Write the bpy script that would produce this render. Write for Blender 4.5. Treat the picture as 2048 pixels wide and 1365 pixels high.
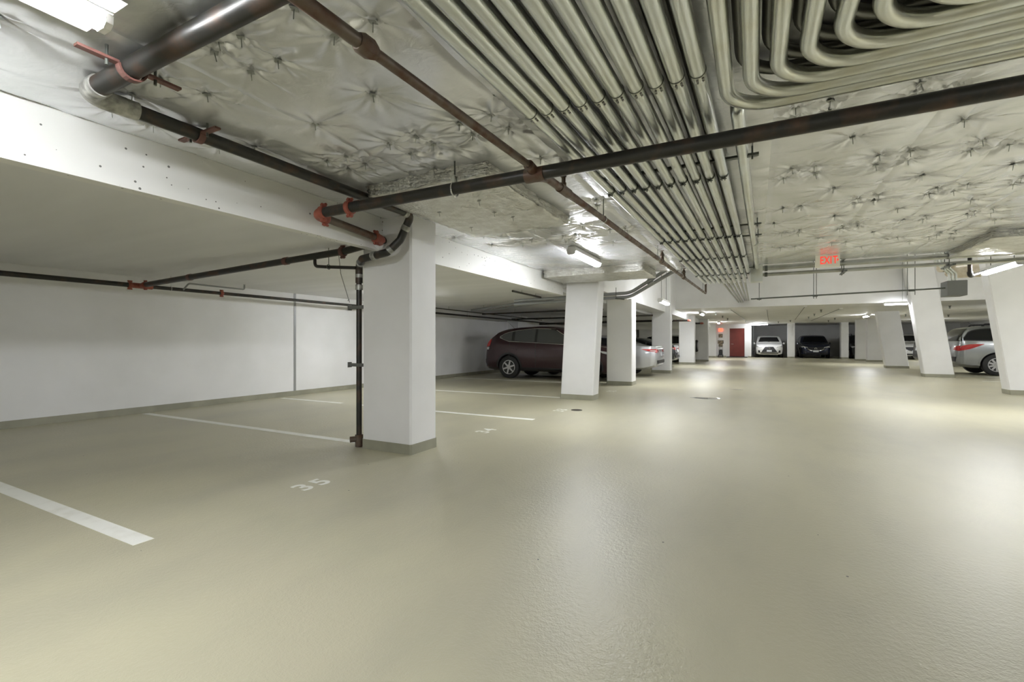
import bpy, bmesh, math, random
import numpy as np
from mathutils import Vector, Matrix
from mathutils.bvhtree import BVHTree

for o in list(bpy.data.objects):
    bpy.data.objects.remove(o)
scene = bpy.context.scene
COL = scene.collection

# ------------------------------------------------------------------ camera, world, exposure
YAW = math.atan(486 / 930.0)
cam = bpy.data.cameras.new('camera')
cam.sensor_width = 36.0
cam.lens = 930.0 / 2048.0 * 36.0
cam.shift_y = 2.5 / 2048.0
cam.clip_start = 0.02
cam.clip_end = 200
cam_ob = bpy.data.objects.new('camera', cam)
COL.objects.link(cam_ob)
cam_ob.location = (0, 0, 1.2)
cam_ob.rotation_euler = (math.pi / 2, 0, YAW)
scene.camera = cam_ob

world = bpy.data.worlds.new('world')
scene.world = world
world.use_nodes = True
world.node_tree.nodes['Background'].inputs[0].default_value = (0.6, 0.62, 0.65, 1)
world.node_tree.nodes['Background'].inputs[1].default_value = 0.05

LAMP = 34.0            # radiance of the fluorescent lenses
scene.view_settings.view_transform = 'Standard'
scene.view_settings.look = 'None'
scene.view_settings.gamma = 1.0
scene.view_settings.use_curve_mapping = False
scene.view_settings.exposure = 2.5
try:
    scene.cycles.use_denoising = True
    scene.cycles.max_bounces = 8
    scene.cycles.diffuse_bounces = 5
    scene.cycles.use_adaptive_sampling = True
    scene.cycles.adaptive_threshold = 0.04
    scene.cycles.glossy_bounces = 3
    scene.cycles.sample_clamp_indirect = 6.0
    scene.cycles.caustics_reflective = False
    scene.cycles.caustics_refractive = False
except Exception:
    pass

# ------------------------------------------------------------------ materials
MATS = {}


def mat(name, color, rough=0.5, metal=0.0, color2=None, scale=4.0, detail=3.0, lo=0.35, hi=0.65,
        bump=0.0, bscale=60.0, bdist=0.002, coat=0.0, rough2=None, emit=None, espec=None, stretch=None,
        bdistort=0.0, speck=None, speck_scale=20.0, speck_size=0.12, spec=None):
    if name in MATS:
        return MATS[name]
    m = bpy.data.materials.new(name)
    m.use_nodes = True
    nt = m.node_tree
    b = nt.nodes['Principled BSDF']
    b.inputs['Base Color'].default_value = (*color, 1)
    b.inputs['Roughness'].default_value = rough
    b.inputs['Metallic'].default_value = metal
    if spec is not None:
        b.inputs['Specular IOR Level'].default_value = spec
    if coat:
        b.inputs['Coat Weight'].default_value = coat
        b.inputs['Coat Roughness'].default_value = 0.06
    tc = nt.nodes.new('ShaderNodeTexCoord')
    src = tc.outputs['Object']
    if stretch:
        mp = nt.nodes.new('ShaderNodeMapping')
        mp.inputs['Scale'].default_value = stretch
        nt.links.new(src, mp.inputs[0])
        src = mp.outputs[0]
    csock = None
    if color2 is not None:
        n = nt.nodes.new('ShaderNodeTexNoise')
        n.inputs['Scale'].default_value = scale
        n.inputs['Detail'].default_value = detail
        nt.links.new(src, n.inputs['Vector'])
        r = nt.nodes.new('ShaderNodeMapRange')
        r.inputs[1].default_value = lo
        r.inputs[2].default_value = hi
        nt.links.new(n.outputs['Fac'], r.inputs[0])
        mx = nt.nodes.new('ShaderNodeMix')
        mx.data_type = 'RGBA'
        mx.inputs[6].default_value = (*color, 1)
        mx.inputs[7].default_value = (*color2, 1)
        nt.links.new(r.outputs[0], mx.inputs[0])
        csock = mx.outputs[2]
        if rough2 is not None:
            rr = nt.nodes.new('ShaderNodeMapRange')
            rr.inputs[3].default_value = rough
            rr.inputs[4].default_value = rough2
            nt.links.new(r.outputs[0], rr.inputs[0])
            nt.links.new(rr.outputs[0], b.inputs['Roughness'])
    if speck is not None:
        v = nt.nodes.new('ShaderNodeTexVoronoi')
        v.inputs['Scale'].default_value = speck_scale
        nt.links.new(tc.outputs['Object'], v.inputs['Vector'])
        n2 = nt.nodes.new('ShaderNodeTexNoise')
        n2.inputs['Scale'].default_value = speck_scale * 0.35
        nt.links.new(tc.outputs['Object'], n2.inputs['Vector'])
        mm = nt.nodes.new('ShaderNodeMath')
        mm.operation = 'MULTIPLY'
        nt.links.new(n2.outputs['Fac'], mm.inputs[0])
        mm.inputs[1].default_value = speck_size * 2
        lt = nt.nodes.new('ShaderNodeMath')
        lt.operation = 'LESS_THAN'
        nt.links.new(v.outputs['Distance'], lt.inputs[0])
        # only some cells carry a speck
        gt = nt.nodes.new('ShaderNodeMath')
        gt.operation = 'GREATER_THAN'
        sp = nt.nodes.new('ShaderNodeSeparateColor')
        nt.links.new(v.outputs['Color'], sp.inputs[0])
        nt.links.new(sp.outputs[0], gt.inputs[0])
        gt.inputs[1].default_value = 0.45
        nt.links.new(mm.outputs[0], lt.inputs[1])
        an = nt.nodes.new('ShaderNodeMath')
        an.operation = 'MULTIPLY'
        nt.links.new(lt.outputs[0], an.inputs[0])
        nt.links.new(gt.outputs[0], an.inputs[1])
        mx2 = nt.nodes.new('ShaderNodeMix')
        mx2.data_type = 'RGBA'
        if csock:
            nt.links.new(csock, mx2.inputs[6])
        else:
            mx2.inputs[6].default_value = (*color, 1)
        mx2.inputs[7].default_value = (*speck, 1)
        nt.links.new(an.outputs[0], mx2.inputs[0])
        csock = mx2.outputs[2]
    if csock:
        nt.links.new(csock, b.inputs['Base Color'])
    if bump:
        n = nt.nodes.new('ShaderNodeTexNoise')
        n.inputs['Scale'].default_value = bscale
        n.inputs['Detail'].default_value = 3.0
        n.inputs['Distortion'].default_value = bdistort
        nt.links.new(src, n.inputs['Vector'])
        bp = nt.nodes.new('ShaderNodeBump')
        bp.inputs['Strength'].default_value = bump
        bp.inputs['Distance'].default_value = bdist
        nt.links.new(n.outputs['Fac'], bp.inputs['Height'])
        nt.links.new(bp.outputs[0], b.inputs['Normal'])
    if emit is not None:
        b.inputs['Emission Color'].default_value = (*emit[0], 1)
        b.inputs['Emission Strength'].default_value = emit[1]
    MATS[name] = m
    return m


def floor_material():
    m = bpy.data.materials.new('epoxy_floor')
    m.use_nodes = True
    nt = m.node_tree
    b = nt.nodes['Principled BSDF']
    tc = nt.nodes.new('ShaderNodeTexCoord')

    def noise(scale, detail=3, rough=0.5, vec=None):
        n = nt.nodes.new('ShaderNodeTexNoise')
        n.inputs['Scale'].default_value = scale
        n.inputs['Detail'].default_value = detail
        n.inputs['Roughness'].default_value = rough
        nt.links.new(vec or tc.outputs['Object'], n.inputs['Vector'])
        return n.outputs['Fac']

    def rng(s, a, b_, c, d):
        r = nt.nodes.new('ShaderNodeMapRange')
        for i, v in enumerate((a, b_, c, d)):
            r.inputs[i + 1].default_value = v
        nt.links.new(s, r.inputs[0])
        return r.outputs[0]

    def mix(f, a, b_):
        x = nt.nodes.new('ShaderNodeMix')
        x.data_type = 'RGBA'
        for i, v in ((6, a), (7, b_)):
            if isinstance(v, tuple):
                x.inputs[i].default_value = (*v, 1)
            else:
                nt.links.new(v, x.inputs[i])
        nt.links.new(f, x.inputs[0])
        return x.outputs[2]

    mp = nt.nodes.new('ShaderNodeMapping')
    mp.inputs['Scale'].default_value = (0.55, 0.22, 1)
    mp.inputs['Rotation'].default_value = (0, 0, 0.35)
    nt.links.new(tc.outputs['Object'], mp.inputs[0])
    base = mix(rng(noise(0.55, 3), 0.2, 0.8, 0, 1), (0.53, 0.498, 0.345), (0.46, 0.432, 0.315))
    # long greyish tyre wear
    base = mix(rng(noise(1.6, 4, 0.6, mp.outputs[0]), 0.45, 0.95, 0, 0.6), base, (0.27, 0.265, 0.22))
    # small dark grit
    v = nt.nodes.new('ShaderNodeTexVoronoi')
    v.inputs['Scale'].default_value = 3.2
    nt.links.new(tc.outputs['Object'], v.inputs['Vector'])
    lt = nt.nodes.new('ShaderNodeMath')
    lt.operation = 'LESS_THAN'
    lt.inputs[1].default_value = 0.022
    nt.links.new(v.outputs['Distance'], lt.inputs[0])
    base = mix(lt.outputs[0], base, (0.09, 0.085, 0.07))
    nt.links.new(base, b.inputs['Base Color'])
    b.inputs['Roughness'].default_value = 0.36
    b.inputs['Specular IOR Level'].default_value = 0.5
    bp = nt.nodes.new('ShaderNodeBump')
    bp.inputs['Strength'].default_value = 0.6
    bp.inputs['Distance'].default_value = 0.003
    nt.links.new(noise(110, 2, 0.55), bp.inputs['Height'])
    bp3 = nt.nodes.new('ShaderNodeBump')
    bp3.inputs['Strength'].default_value = 0.5
    bp3.inputs['Distance'].default_value = 0.006
    nt.links.new(noise(38, 2, 0.5), bp3.inputs['Height'])
    nt.links.new(bp3.outputs[0], bp.inputs['Normal'])
    bp2 = nt.nodes.new('ShaderNodeBump')
    bp2.inputs['Strength'].default_value = 0.12
    bp2.inputs['Distance'].default_value = 0.02
    nt.links.new(noise(3.0, 1), bp2.inputs['Height'])
    nt.links.new(bp2.outputs[0], bp3.inputs['Normal'])
    nt.links.new(bp.outputs[0], b.inputs['Normal'])
    return m


M_FLOOR = floor_material()
M_SKIRT = mat('skirt_paint', (0.36, 0.35, 0.27), 0.4, color2=(0.29, 0.285, 0.22), scale=3, bump=0.2, bscale=40)
M_WHITE = mat('white_paint', (0.84, 0.84, 0.845), 0.5, color2=(0.79, 0.79, 0.79), scale=1.4, bump=0.12, bscale=26, bdist=0.004)
M_BEAM = mat('pitted_paint', (0.80, 0.80, 0.78), 0.5, color2=(0.74, 0.74, 0.71), scale=1.2, bump=0.15, bscale=24, bdist=0.004,
             speck=(0.16, 0.16, 0.15), speck_scale=19.0, speck_size=0.13)
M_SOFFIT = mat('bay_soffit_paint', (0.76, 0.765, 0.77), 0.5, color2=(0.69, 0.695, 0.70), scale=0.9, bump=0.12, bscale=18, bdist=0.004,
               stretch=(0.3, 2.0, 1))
M_STRIPE = mat('stripe_paint', (0.86, 0.86, 0.80), 0.45, color2=(0.74, 0.73, 0.65), scale=6, lo=0.5, hi=0.75, bump=0.2, bscale=90)
M_FOIL = mat('foil_facing', (0.82, 0.83, 0.87), 0.25, metal=0.6, color2=(0.74, 0.75, 0.77), scale=2.2, bump=0.3, bscale=9,
             bdist=0.010, bdistort=0.9, stretch=(1, 1.5, 1))
M_FOILEDGE = mat('crumpled_foil', (0.78, 0.78, 0.74), 0.28, metal=0.7, color2=(0.62, 0.61, 0.56), scale=9, bump=1.0, bscale=30, bdist=0.02)
M_PIN = mat('pin_steel', (0.30, 0.31, 0.29), 0.45, metal=0.6)
M_GALV = mat('galvanized_steel', (0.74, 0.77, 0.76), 0.30, metal=0.9, color2=(0.60, 0.61, 0.53), scale=5, detail=3, lo=0.3, hi=0.75,
             stretch=(2, 0.6, 2))
M_GALV2 = mat('galvanized_bend_steel', (0.76, 0.79, 0.77), 0.28, metal=0.9, color2=(0.64, 0.63, 0.52), scale=5, detail=3, lo=0.3, hi=0.75)
M_GALVM = mat('grey_galvanized_steel', (0.46, 0.47, 0.45), 0.32, metal=0.85, color2=(0.36, 0.36, 0.31), scale=5)  # darkened galvanized tone, standing in for shadowed undersides
M_GALVSHADE = mat('shade_toned_galvanized_steel', (0.20, 0.20, 0.18), 0.4, metal=0.8)  # shade above the lower conduits is put into this colour
M_DARKSTEEL = mat('dark_strut_steel', (0.13, 0.14, 0.125), 0.45, metal=0.7)
M_BLACK = mat('black_iron', (0.035, 0.034, 0.030), 0.38, metal=0.35, color2=(0.10, 0.062, 0.042), scale=7, detail=4, lo=0.5, hi=0.75,
              rough2=0.6)
M_BROWN = mat('rusty_iron', (0.135, 0.105, 0.08), 0.42, metal=0.3, color2=(0.10, 0.045, 0.025), scale=9, detail=5, lo=0.42, hi=0.68, rough2=0.65)
M_GREYPIPE = mat('grey_pipe', (0.30, 0.31, 0.31), 0.42, metal=0.3)
M_RED = mat('red_oxide', (0.34, 0.095, 0.06), 0.5, color2=(0.25, 0.06, 0.04), scale=12)
M_MAROONSTEEL = mat('primer_steel', (0.15, 0.062, 0.05), 0.55, color2=(0.12, 0.06, 0.05), scale=14)
M_COUPLE = mat('pale_coupling', (0.50, 0.50, 0.46), 0.4, metal=0.3, color2=(0.22, 0.22, 0.2), scale=20)
M_LENS = mat('lit_lens', (0.9, 0.9, 0.9), 0.4, emit=((0.95, 0.97, 1.0), LAMP))
M_HOUSING = mat('lamp_housing', (0.78, 0.78, 0.77), 0.4)
M_REDLETTER = mat('red_letter', (0.8, 0.05, 0.02), 0.4, emit=((1.0, 0.07, 0.05), 0.13))
M_REDGLOW = mat('red_lamp', (0.8, 0.05, 0.02), 0.4, emit=((1.0, 0.06, 0.03), 0.9))
M_REDLETTER.cycles.emission_sampling = 'NONE'
M_SIGN = mat('sign_face', (0.80, 0.80, 0.66), 0.5, emit=((1.0, 0.9, 0.7), 0.02))
M_DOOR = mat('door_red', (0.18, 0.026, 0.019), 0.42, color2=(0.15, 0.022, 0.016), scale=3)
M_DARK = mat('dark_rubber', (0.02, 0.02, 0.02), 0.6)
M_CHROME = mat('chrome', (0.75, 0.75, 0.75), 0.15, metal=1.0)
M_GLASS = mat('tinted_glass', (0.012, 0.013, 0.014), 0.06, spec=0.3)
M_GLASSL = mat('grey_glass', (0.11, 0.115, 0.115), 0.06, coat=0.6)
M_TAIL = mat('tail_lens', (0.55, 0.03, 0.03), 0.12, coat=1.0)
M_CLEAR = mat('lamp_lens', (0.65, 0.66, 0.67), 0.08, metal=0.3, coat=1.0)
M_PLASTIC = mat('black_plastic', (0.025, 0.025, 0.027), 0.5)
M_PLATE = mat('plate_white', (0.62, 0.64, 0.68), 0.4)
M_RIM = mat('alloy_rim', (0.55, 0.55, 0.56), 0.3, metal=0.9)
M_WATER = mat('water', (0.10, 0.10, 0.085), 0.02, spec=0.6, coat=1.0)
M_GRATE = mat('drain_iron', (0.10, 0.09, 0.07), 0.6, metal=0.4)
M_BOX = mat('painted_box', (0.15, 0.155, 0.145), 0.5, metal=0.2)
M_CREAM = mat('cream_wrap', (0.66, 0.60, 0.48), 0.7, color2=(0.55, 0.48, 0.36), scale=12, bump=0.6, bscale=40, bdist=0.01)
M_NOTICE = mat('notice_dark', (0.12, 0.10, 0.07), 0.5, color2=(0.35, 0.28, 0.18), scale=14, lo=0.48, hi=0.52)


# ------------------------------------------------------------------ mesh helpers
class MB:
    def __init__(self):
        self.v = []
        self.f = []

    def box(self, a, b):
        x0, y0, z0 = a
        x1, y1, z1 = b
        n = len(self.v)
        self.v += [(x0, y0, z0), (x1, y0, z0), (x1, y1, z0), (x0, y1, z0), (x0, y0, z1), (x1, y0, z1), (x1, y1, z1), (x0, y1, z1)]
        self.f += [tuple(n + i for i in q) for q in ((0, 3, 2, 1), (4, 5, 6, 7), (0, 1, 5, 4), (1, 2, 6, 5), (2, 3, 7, 6), (3, 0, 4, 7))]
        return self

    def hexa(self, low, high):
        n = len(self.v)
        k = len(low)
        self.v += list(low) + list(high)
        self.f.append(tuple(n + i for i in reversed(range(k))))
        self.f.append(tuple(n + k + i for i in range(k)))
        for i in range(k):
            j = (i + 1) % k
            self.f.append((n + i, n + j, n + k + j, n + k + i))
        return self

    def tube(self, pts, r, seg=14, cap=True):
        pts = [Vector(p) for p in pts]
        rs = r if isinstance(r, (list, tuple)) else [r] * len(pts)
        t0 = (pts[1] - pts[0]).normalized()
        ref = Vector((0, 0, 1)) if abs(t0.z) < 0.9 else Vector((1, 0, 0))
        nrm = (ref - t0 * ref.dot(t0)).normalized()
        n = len(self.v)
        prev = t0
        for i, p in enumerate(pts):
            if i == 0:
                t = t0
            elif i == len(pts) - 1:
                t = (pts[i] - pts[i - 1]).normalized()
            else:
                t = ((pts[i + 1] - pts[i]).normalized() + (pts[i] - pts[i - 1]).normalized())
                t = t.normalized() if t.length > 1e-6 else prev
            q = prev.rotation_difference(t)
            nrm = q @ nrm
            nrm = (nrm - t * nrm.dot(t)).normalized()
            prev = t
            bn = t.cross(nrm)
            for k in range(seg):
                a = 2 * math.pi * k / seg
                self.v.append(tuple(p + (nrm * math.cos(a) + bn * math.sin(a)) * rs[i]))
        for i in range(len(pts) - 1):
            for k in range(seg):
                k2 = (k + 1) % seg
                self.f.append((n + i * seg + k, n + i * seg + k2, n + (i + 1) * seg + k2, n + (i + 1) * seg + k))
        if cap:
            self.f.append(tuple(n + k for k in reversed(range(seg))))
            self.f.append(tuple(n + (len(pts) - 1) * seg + k for k in range(seg)))
        return self

    def torus(self, c, axis, R, r, seg=20, s2=6, a0=0.0, a1=2 * math.pi):
        c = Vector(c)
        axis = Vector(axis).normalized()
        ref = Vector((0, 0, 1)) if abs(axis.z) < 0.9 else Vector((1, 0, 0))
        e1 = (ref - axis * ref.dot(axis)).normalized()
        e2 = axis.cross(e1)
        full = abs(a1 - a0 - 2 * math.pi) < 1e-6
        m = seg if full else seg + 1
        n = len(self.v)
        for i in range(m):
            a = a0 + (a1 - a0) * i / seg
            d = e1 * math.cos(a) + e2 * math.sin(a)
            for k in range(s2):
                b = 2 * math.pi * k / s2
                self.v.append(tuple(c + d * (R + r * math.cos(b)) + axis * r * math.sin(b)))
        for i in range(m if full else m - 1):
            j = (i + 1) % m
            for k in range(s2):
                k2 = (k + 1) % s2
                self.f.append((n + i * s2 + k, n + j * s2 + k, n + j * s2 + k2, n + i * s2 + k2))
        return self

    def lathe(self, prof, c=(0, 0, 0), axis='z', seg=24):
        """prof: list of (radius, height) from one end to the other; closed onto the axis at both ends."""
        n = len(self.v)
        for (r, h) in prof:
            for k in range(seg):
                a = 2 * math.pi * k / seg
                p = (r * math.cos(a), r * math.sin(a), h)
                if axis == 'y':
                    p = (p[0], p[2], -p[1])
                elif axis == 'x':
                    p = (p[2], p[0], p[1])
                self.v.append((c[0] + p[0], c[1] + p[1], c[2] + p[2]))
        for i in range(len(prof) - 1):
            for k in range(seg):
                k2 = (k + 1) % seg
                self.f.append((n + i * seg + k, n + i * seg + k2, n + (i + 1) * seg + k2, n + (i + 1) * seg + k))
        self.f.append(tuple(n + k for k in reversed(range(seg))))
        self.f.append(tuple(n + (len(prof) - 1) * seg + k for k in range(seg)))
        return self

    def build(self, name, material, parent=None, smooth=False, bevel=0.0):
        me = bpy.data.meshes.new(name)
        me.from_pydata(self.v, [], self.f)
        me.materials.append(material)
        me.validate()
        me.update()
        bm = bmesh.new()
        bm.from_mesh(me)
        if bevel:
            bmesh.ops.bevel(bm, geom=[e for e in bm.edges], offset=bevel, segments=2, affect='EDGES', profile=0.5)
        bmesh.ops.recalc_face_normals(bm, faces=bm.faces)
        bm.to_mesh(me)
        bm.free()
        if smooth:
            for p in me.polygons:
                p.use_smooth = True
            me.set_sharp_from_angle(angle=math.radians(42))
        o = bpy.data.objects.new(name, me)
        COL.objects.link(o)
        o.parent = parent
        return o


def fillet(pts, R, n=8):
    pts = [Vector(p) for p in pts]
    out = [pts[0]]
    for i in range(1, len(pts) - 1):
        a, b, c = pts[i - 1], pts[i], pts[i + 1]
        d1 = (a - b).normalized()
        d2 = (c - b).normalized()
        ang = d1.angle(d2)
        if ang > math.pi - 0.02:
            out.append(b)
            continue
        r = R[i - 1] if isinstance(R, (list, tuple)) else R
        t = r / math.tan(ang / 2)
        t = min(t, (a - b).length * 0.49 if i > 1 else (a - b).length * 0.98, (c - b).length * 0.49 if i < len(pts) - 2 else (c - b).length * 0.98)
        r = t * math.tan(ang / 2)
        bis = (d1 + d2).normalized()
        cen = b + bis * (r / math.sin(ang / 2))
        s = (b + d1 * t) - cen
        e = (b + d2 * t) - cen
        for k in range(n + 1):
            out.append(cen + s.normalized().slerp(e.normalized(), k / n) * r if s.length > 1e-7 else b)
    out.append(pts[-1])
    return out


def tag(o, label=None, cat=None, group=None, kind=None):
    if label:
        o['label'] = label
    if cat:
        o['category'] = cat
    if group:
        o['group'] = group
    if kind:
        o['kind'] = kind
    return o


def empty(name, loc=(0, 0, 0), rz=0.0):
    o = bpy.data.objects.new(name, None)
    COL.objects.link(o)
    o.location = loc
    o.rotation_euler = (0, 0, rz)
    return o


def struct(name, mb, m, label=None, smooth=False, parent=None):
    o = mb.build(name, m, parent, smooth)
    if parent is None:
        tag(o, label, None, None, 'structure')
    return o


def part(name, mb, m, parent, smooth=True, bevel=0.0):
    return mb.build(name, m, parent, smooth, bevel)


def share(o, name, parent, loc=(0, 0, 0), rot=(0, 0, 0)):
    c = bpy.data.objects.new(name, o.data)
    COL.objects.link(c)
    c.parent = parent
    c.location = loc
    c.rotation_euler = rot
    return c


def text_mesh(name, s, size, m, parent=None, extrude=0.001, matrix=None, spacing=1.0):
    cu = bpy.data.curves.new(name, 'FONT')
    cu.body = s
    cu.size = size
    cu.extrude = extrude
    cu.align_x = 'CENTER'
    cu.align_y = 'CENTER'
    cu.space_character = spacing
    cu.offset = size * 0.02
    t = bpy.data.objects.new(name, cu)
    COL.objects.link(t)
    bpy.context.view_layer.update()
    me = bpy.data.meshes.new_from_object(t.evaluated_get(bpy.context.evaluated_depsgraph_get()))
    bpy.data.objects.remove(t)
    me.materials.clear()
    me.materials.append(m)
    o = bpy.data.objects.new(name, me)
    COL.objects.link(o)
    if matrix is not None:
        me.transform(matrix)
    o.parent = parent
    return o


ORD = ['first', 'second', 'third', 'fourth', 'fifth', 'sixth', 'seventh', 'eighth', 'ninth', 'tenth']
R_ = random.Random(7)

# ------------------------------------------------------------------ setting: floor, walls, slabs
CEIL = 2.60        # concrete above the foil blanket
BAYZ = 2.30        # soffit over the left-hand stalls
LOWZ = 2.65        # far ceiling
HIGHZ = 4.25       # raised middle zone
XL = -9.2

struct('floor', MB().box((-9.6, -7.3, -0.3), (14.3, 47.5, 0.0)), M_FLOOR, 'olive beige sealed concrete garage floor')
struct('wall_left', MB().box((XL - 0.3, -7.3, 0.0), (XL, 47.5, 2.7)), M_WHITE, 'long white wall behind the empty stalls')
struct('wall_back', MB().box((XL, -7.3, 0.0), (14.3, -7.0, 2.9)), M_WHITE)
struct('wall_far', MB().box((XL, 47.0, 0.0), (14.3, 47.4, 2.9)), M_WHITE)
struct('wall_right', MB().box((13.8, -7.0, 0.0), (14.2, 47.0, 4.4)), M_WHITE)
struct('baseboard_left', MB().box((XL, -7.0, 0.0), (XL + 0.015, 47.0, 0.107)), M_SKIRT)
# vertical movement joint and pilaster on the left wall
struct('trim_1', MB().box((XL, 7.0, 0.108), (XL + 0.012, 7.05, 2.3)), M_GREYPIPE)
struct('wall_pilaster', MB().box((XL, 17.2, 0.0), (XL + 0.5, 18.1, 2.3)), M_WHITE)

struct('ceiling_bay', MB().box((XL, -7.0, BAYZ), (-3.73, 47.0, 2.7)), M_SOFFIT, 'low grey soffit over the left stalls')
struct('beam_left', MB().box((-3.73, -7.0, 2.205), (-3.63, 9.3, 2.75)), M_BEAM, 'pitted white beam along the left stalls')
struct('ceiling_main', MB().box((-3.63, -7.0, CEIL), (13.8, 9.2, 2.95)), M_WHITE)
struct('wall_upper', MB().box((-3.73, 9.2, 2.95), (13.8, 9.3, HIGHZ)), M_WHITE)
struct('beam_upper', MB().box((-3.73, 9.3, 2.38), (-3.1, 21.4, HIGHZ)), M_WHITE, 'tall white beam above the middle left columns')
struct('ceiling_high', MB().box((-3.73, 9.2, HIGHZ), (13.8, 21.9, HIGHZ + 0.2)), M_WHITE)
struct('wall_bulkhead', MB().box((-3.73, 21.4, LOWZ), (13.8, 21.8, HIGHZ)), M_WHITE, 'white bulkhead where the ceiling drops')
struct('ceiling_far', MB().box((-3.73, 21.8, LOWZ), (13.8, 47.0, LOWZ + 0.3)), M_WHITE, 'low white ceiling at the far end')
struct('beam_far', MB().box((-3.73, 21.4, 2.40), (-3.15, 41.0, LOWZ)), M_WHITE)

# far end: door wall and piers between the far stalls
FY = 41.0
struct('wall_door', MB().box((-3.7, FY, 0.0), (-1.85, FY + 0.2, LOWZ)).box((-1.85, FY, 2.36), (-0.68, FY + 0.2, LOWZ))
       .box((-0.68, FY, 0.0), (-0.25, FY + 0.2, LOWZ)), M_WHITE, 'white wall around the red door')
struct('wall_side', MB().box((-9.0, FY + 0.2, 0.0), (-0.25, FY + 0.35, LOWZ)), M_WHITE)
struct('wall_nib', MB().box((-3.9, 39.9, 0.0), (-2.72, 40.1, LOWZ)), M_WHITE)
for i, (a, b) in enumerate(((2.2, 2.67), (5.55, 5.99))):
    t = empty('pier', (0.5 * (a + b), FY + 0.3, 0))
    w = 0.5 * (b - a)
    part('shaft', MB().box((-w, -0.3, 0.11), (w, 0.4, LOWZ)), M_WHITE, t, False)
    part('skirt', MB().box((-w - 0.006, -0.306, 0), (w + 0.006, 0.406, 0.11)), M_SKIRT, t, False)
    tag(t, ['square white pier between the white crossover and the dark blue crossover',
            'square white pier right of the dark blue crossover'][i], 'pier')

# the red door
struct('baseboard_far', MB().box((-3.7, FY - 0.012, 0), (-2.05, FY, 0.11)).box((-0.5, FY - 0.012, 0), (-0.25, FY, 0.11)).box((-3.9, 39.888, 0), (-2.72, 39.9, 0.11)), M_SKIRT)
d = empty('door_1', (-1.265, FY, 0))
tag(d, 'red steel door in the far wall', None, None, 'structure')
part('door_leaf', MB().box((-0.53, -0.03, 0.07), (0.53, 0.03, 2.30)), M_DOOR, d, False)
part('door_frame', MB().box((-0.585, -0.05, 0.0), (-0.535, 0.06, 2.36)).box((0.535, -0.05, 0.0), (0.585, 0.06, 2.36))
     .box((-0.585, -0.05, 2.305), (0.585, 0.06, 2.36)), M_WHITE, d, False)
part('door_handle', MB().tube(fillet([(-0.42, -0.03, 1.06), (-0.42, -0.09, 1.06), (-0.25, -0.09, 1.06)], 0.02, 4), 0.014, 8), M_CHROME, d)
part('threshold', MB().box((-0.75, -0.5, 0.0), (0.75, 0.0, 0.055)), M_DARK, d, False)


# ------------------------------------------------------------------ columns
def column(x0, x1, y0, y1, ztop, label, lean=0.0, zbot=0.0):
    t = empty('concrete_column', (0.5 * (x0 + x1), 0.5 * (y0 + y1), 0))
    w, dd = 0.5 * (x1 - x0), 0.5 * (y1 - y0)
    c = 0.012

    def ring(z, g=0.0, ch=0.02):
        s = lean * z
        a, b = w + g, dd + g
        return [(s - a + ch, -b, z), (s + a - ch, -b, z), (s + a, -b + ch, z), (s + a, b - ch, z), (s + a - ch, b, z), (s - a + ch, b, z),
                (s - a, b - ch, z), (s - a, -b + ch, z)]
    part('shaft', MB().hexa(ring(0.105), ring(ztop)), M_WHITE, t, False)
    part('skirt', MB().hexa(ring(0.0, 0.008), ring(0.108, 0.007)), M_SKIRT, t, False)
    return tag(t, label, 'column')


column(-3.94, -3.24, 3.88, 4.33, 2.595, 'large white column beside the black drain pipe, nearest the camera')
column(-3.66, -2.955, 9.22, 9.62, 2.595, 'white column leaning slightly right in front of the maroon car', 0.055)
column(-3.72, -3.01, 12.9, 13.4, 2.40, 'white column between the maroon car and the silver sedan')
column(-3.61, -2.90, 18.8, 19.2, HIGHZ, 'white column behind the silver sedan tail')
column(-3.70, -2.90, 26.8, 27.3, 2.64, 'white column left of the outside spare wheel')
column(-3.50, -2.60, 31.4, 31.9, 2.64, 'shaded column right of the outside spare wheel')
column(5.17, 5.95, 14.7, 15.08, HIGHZ, 'leaning white column at the right edge under the tube lamp', -0.135)
column(5.21, 6.00, 20.87, 21.28, HIGHZ, 'leaning grey-white column left of the silver car with red tail lamp', -0.14)
column(5.40, 6.25, 27.2, 27.6, LOWZ - 0.005, 'farther leaning column between the lit column and the white parked car', -0.14)
column(6.12, 6.85, 35.4, 35.9, LOWZ - 0.005, 'brightly lit upright column in the distance on the right')
column(5.80, 6.42, 37.0, 37.4, LOWZ - 0.005, 'slim upright column just left of the brightly lit one')

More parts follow.
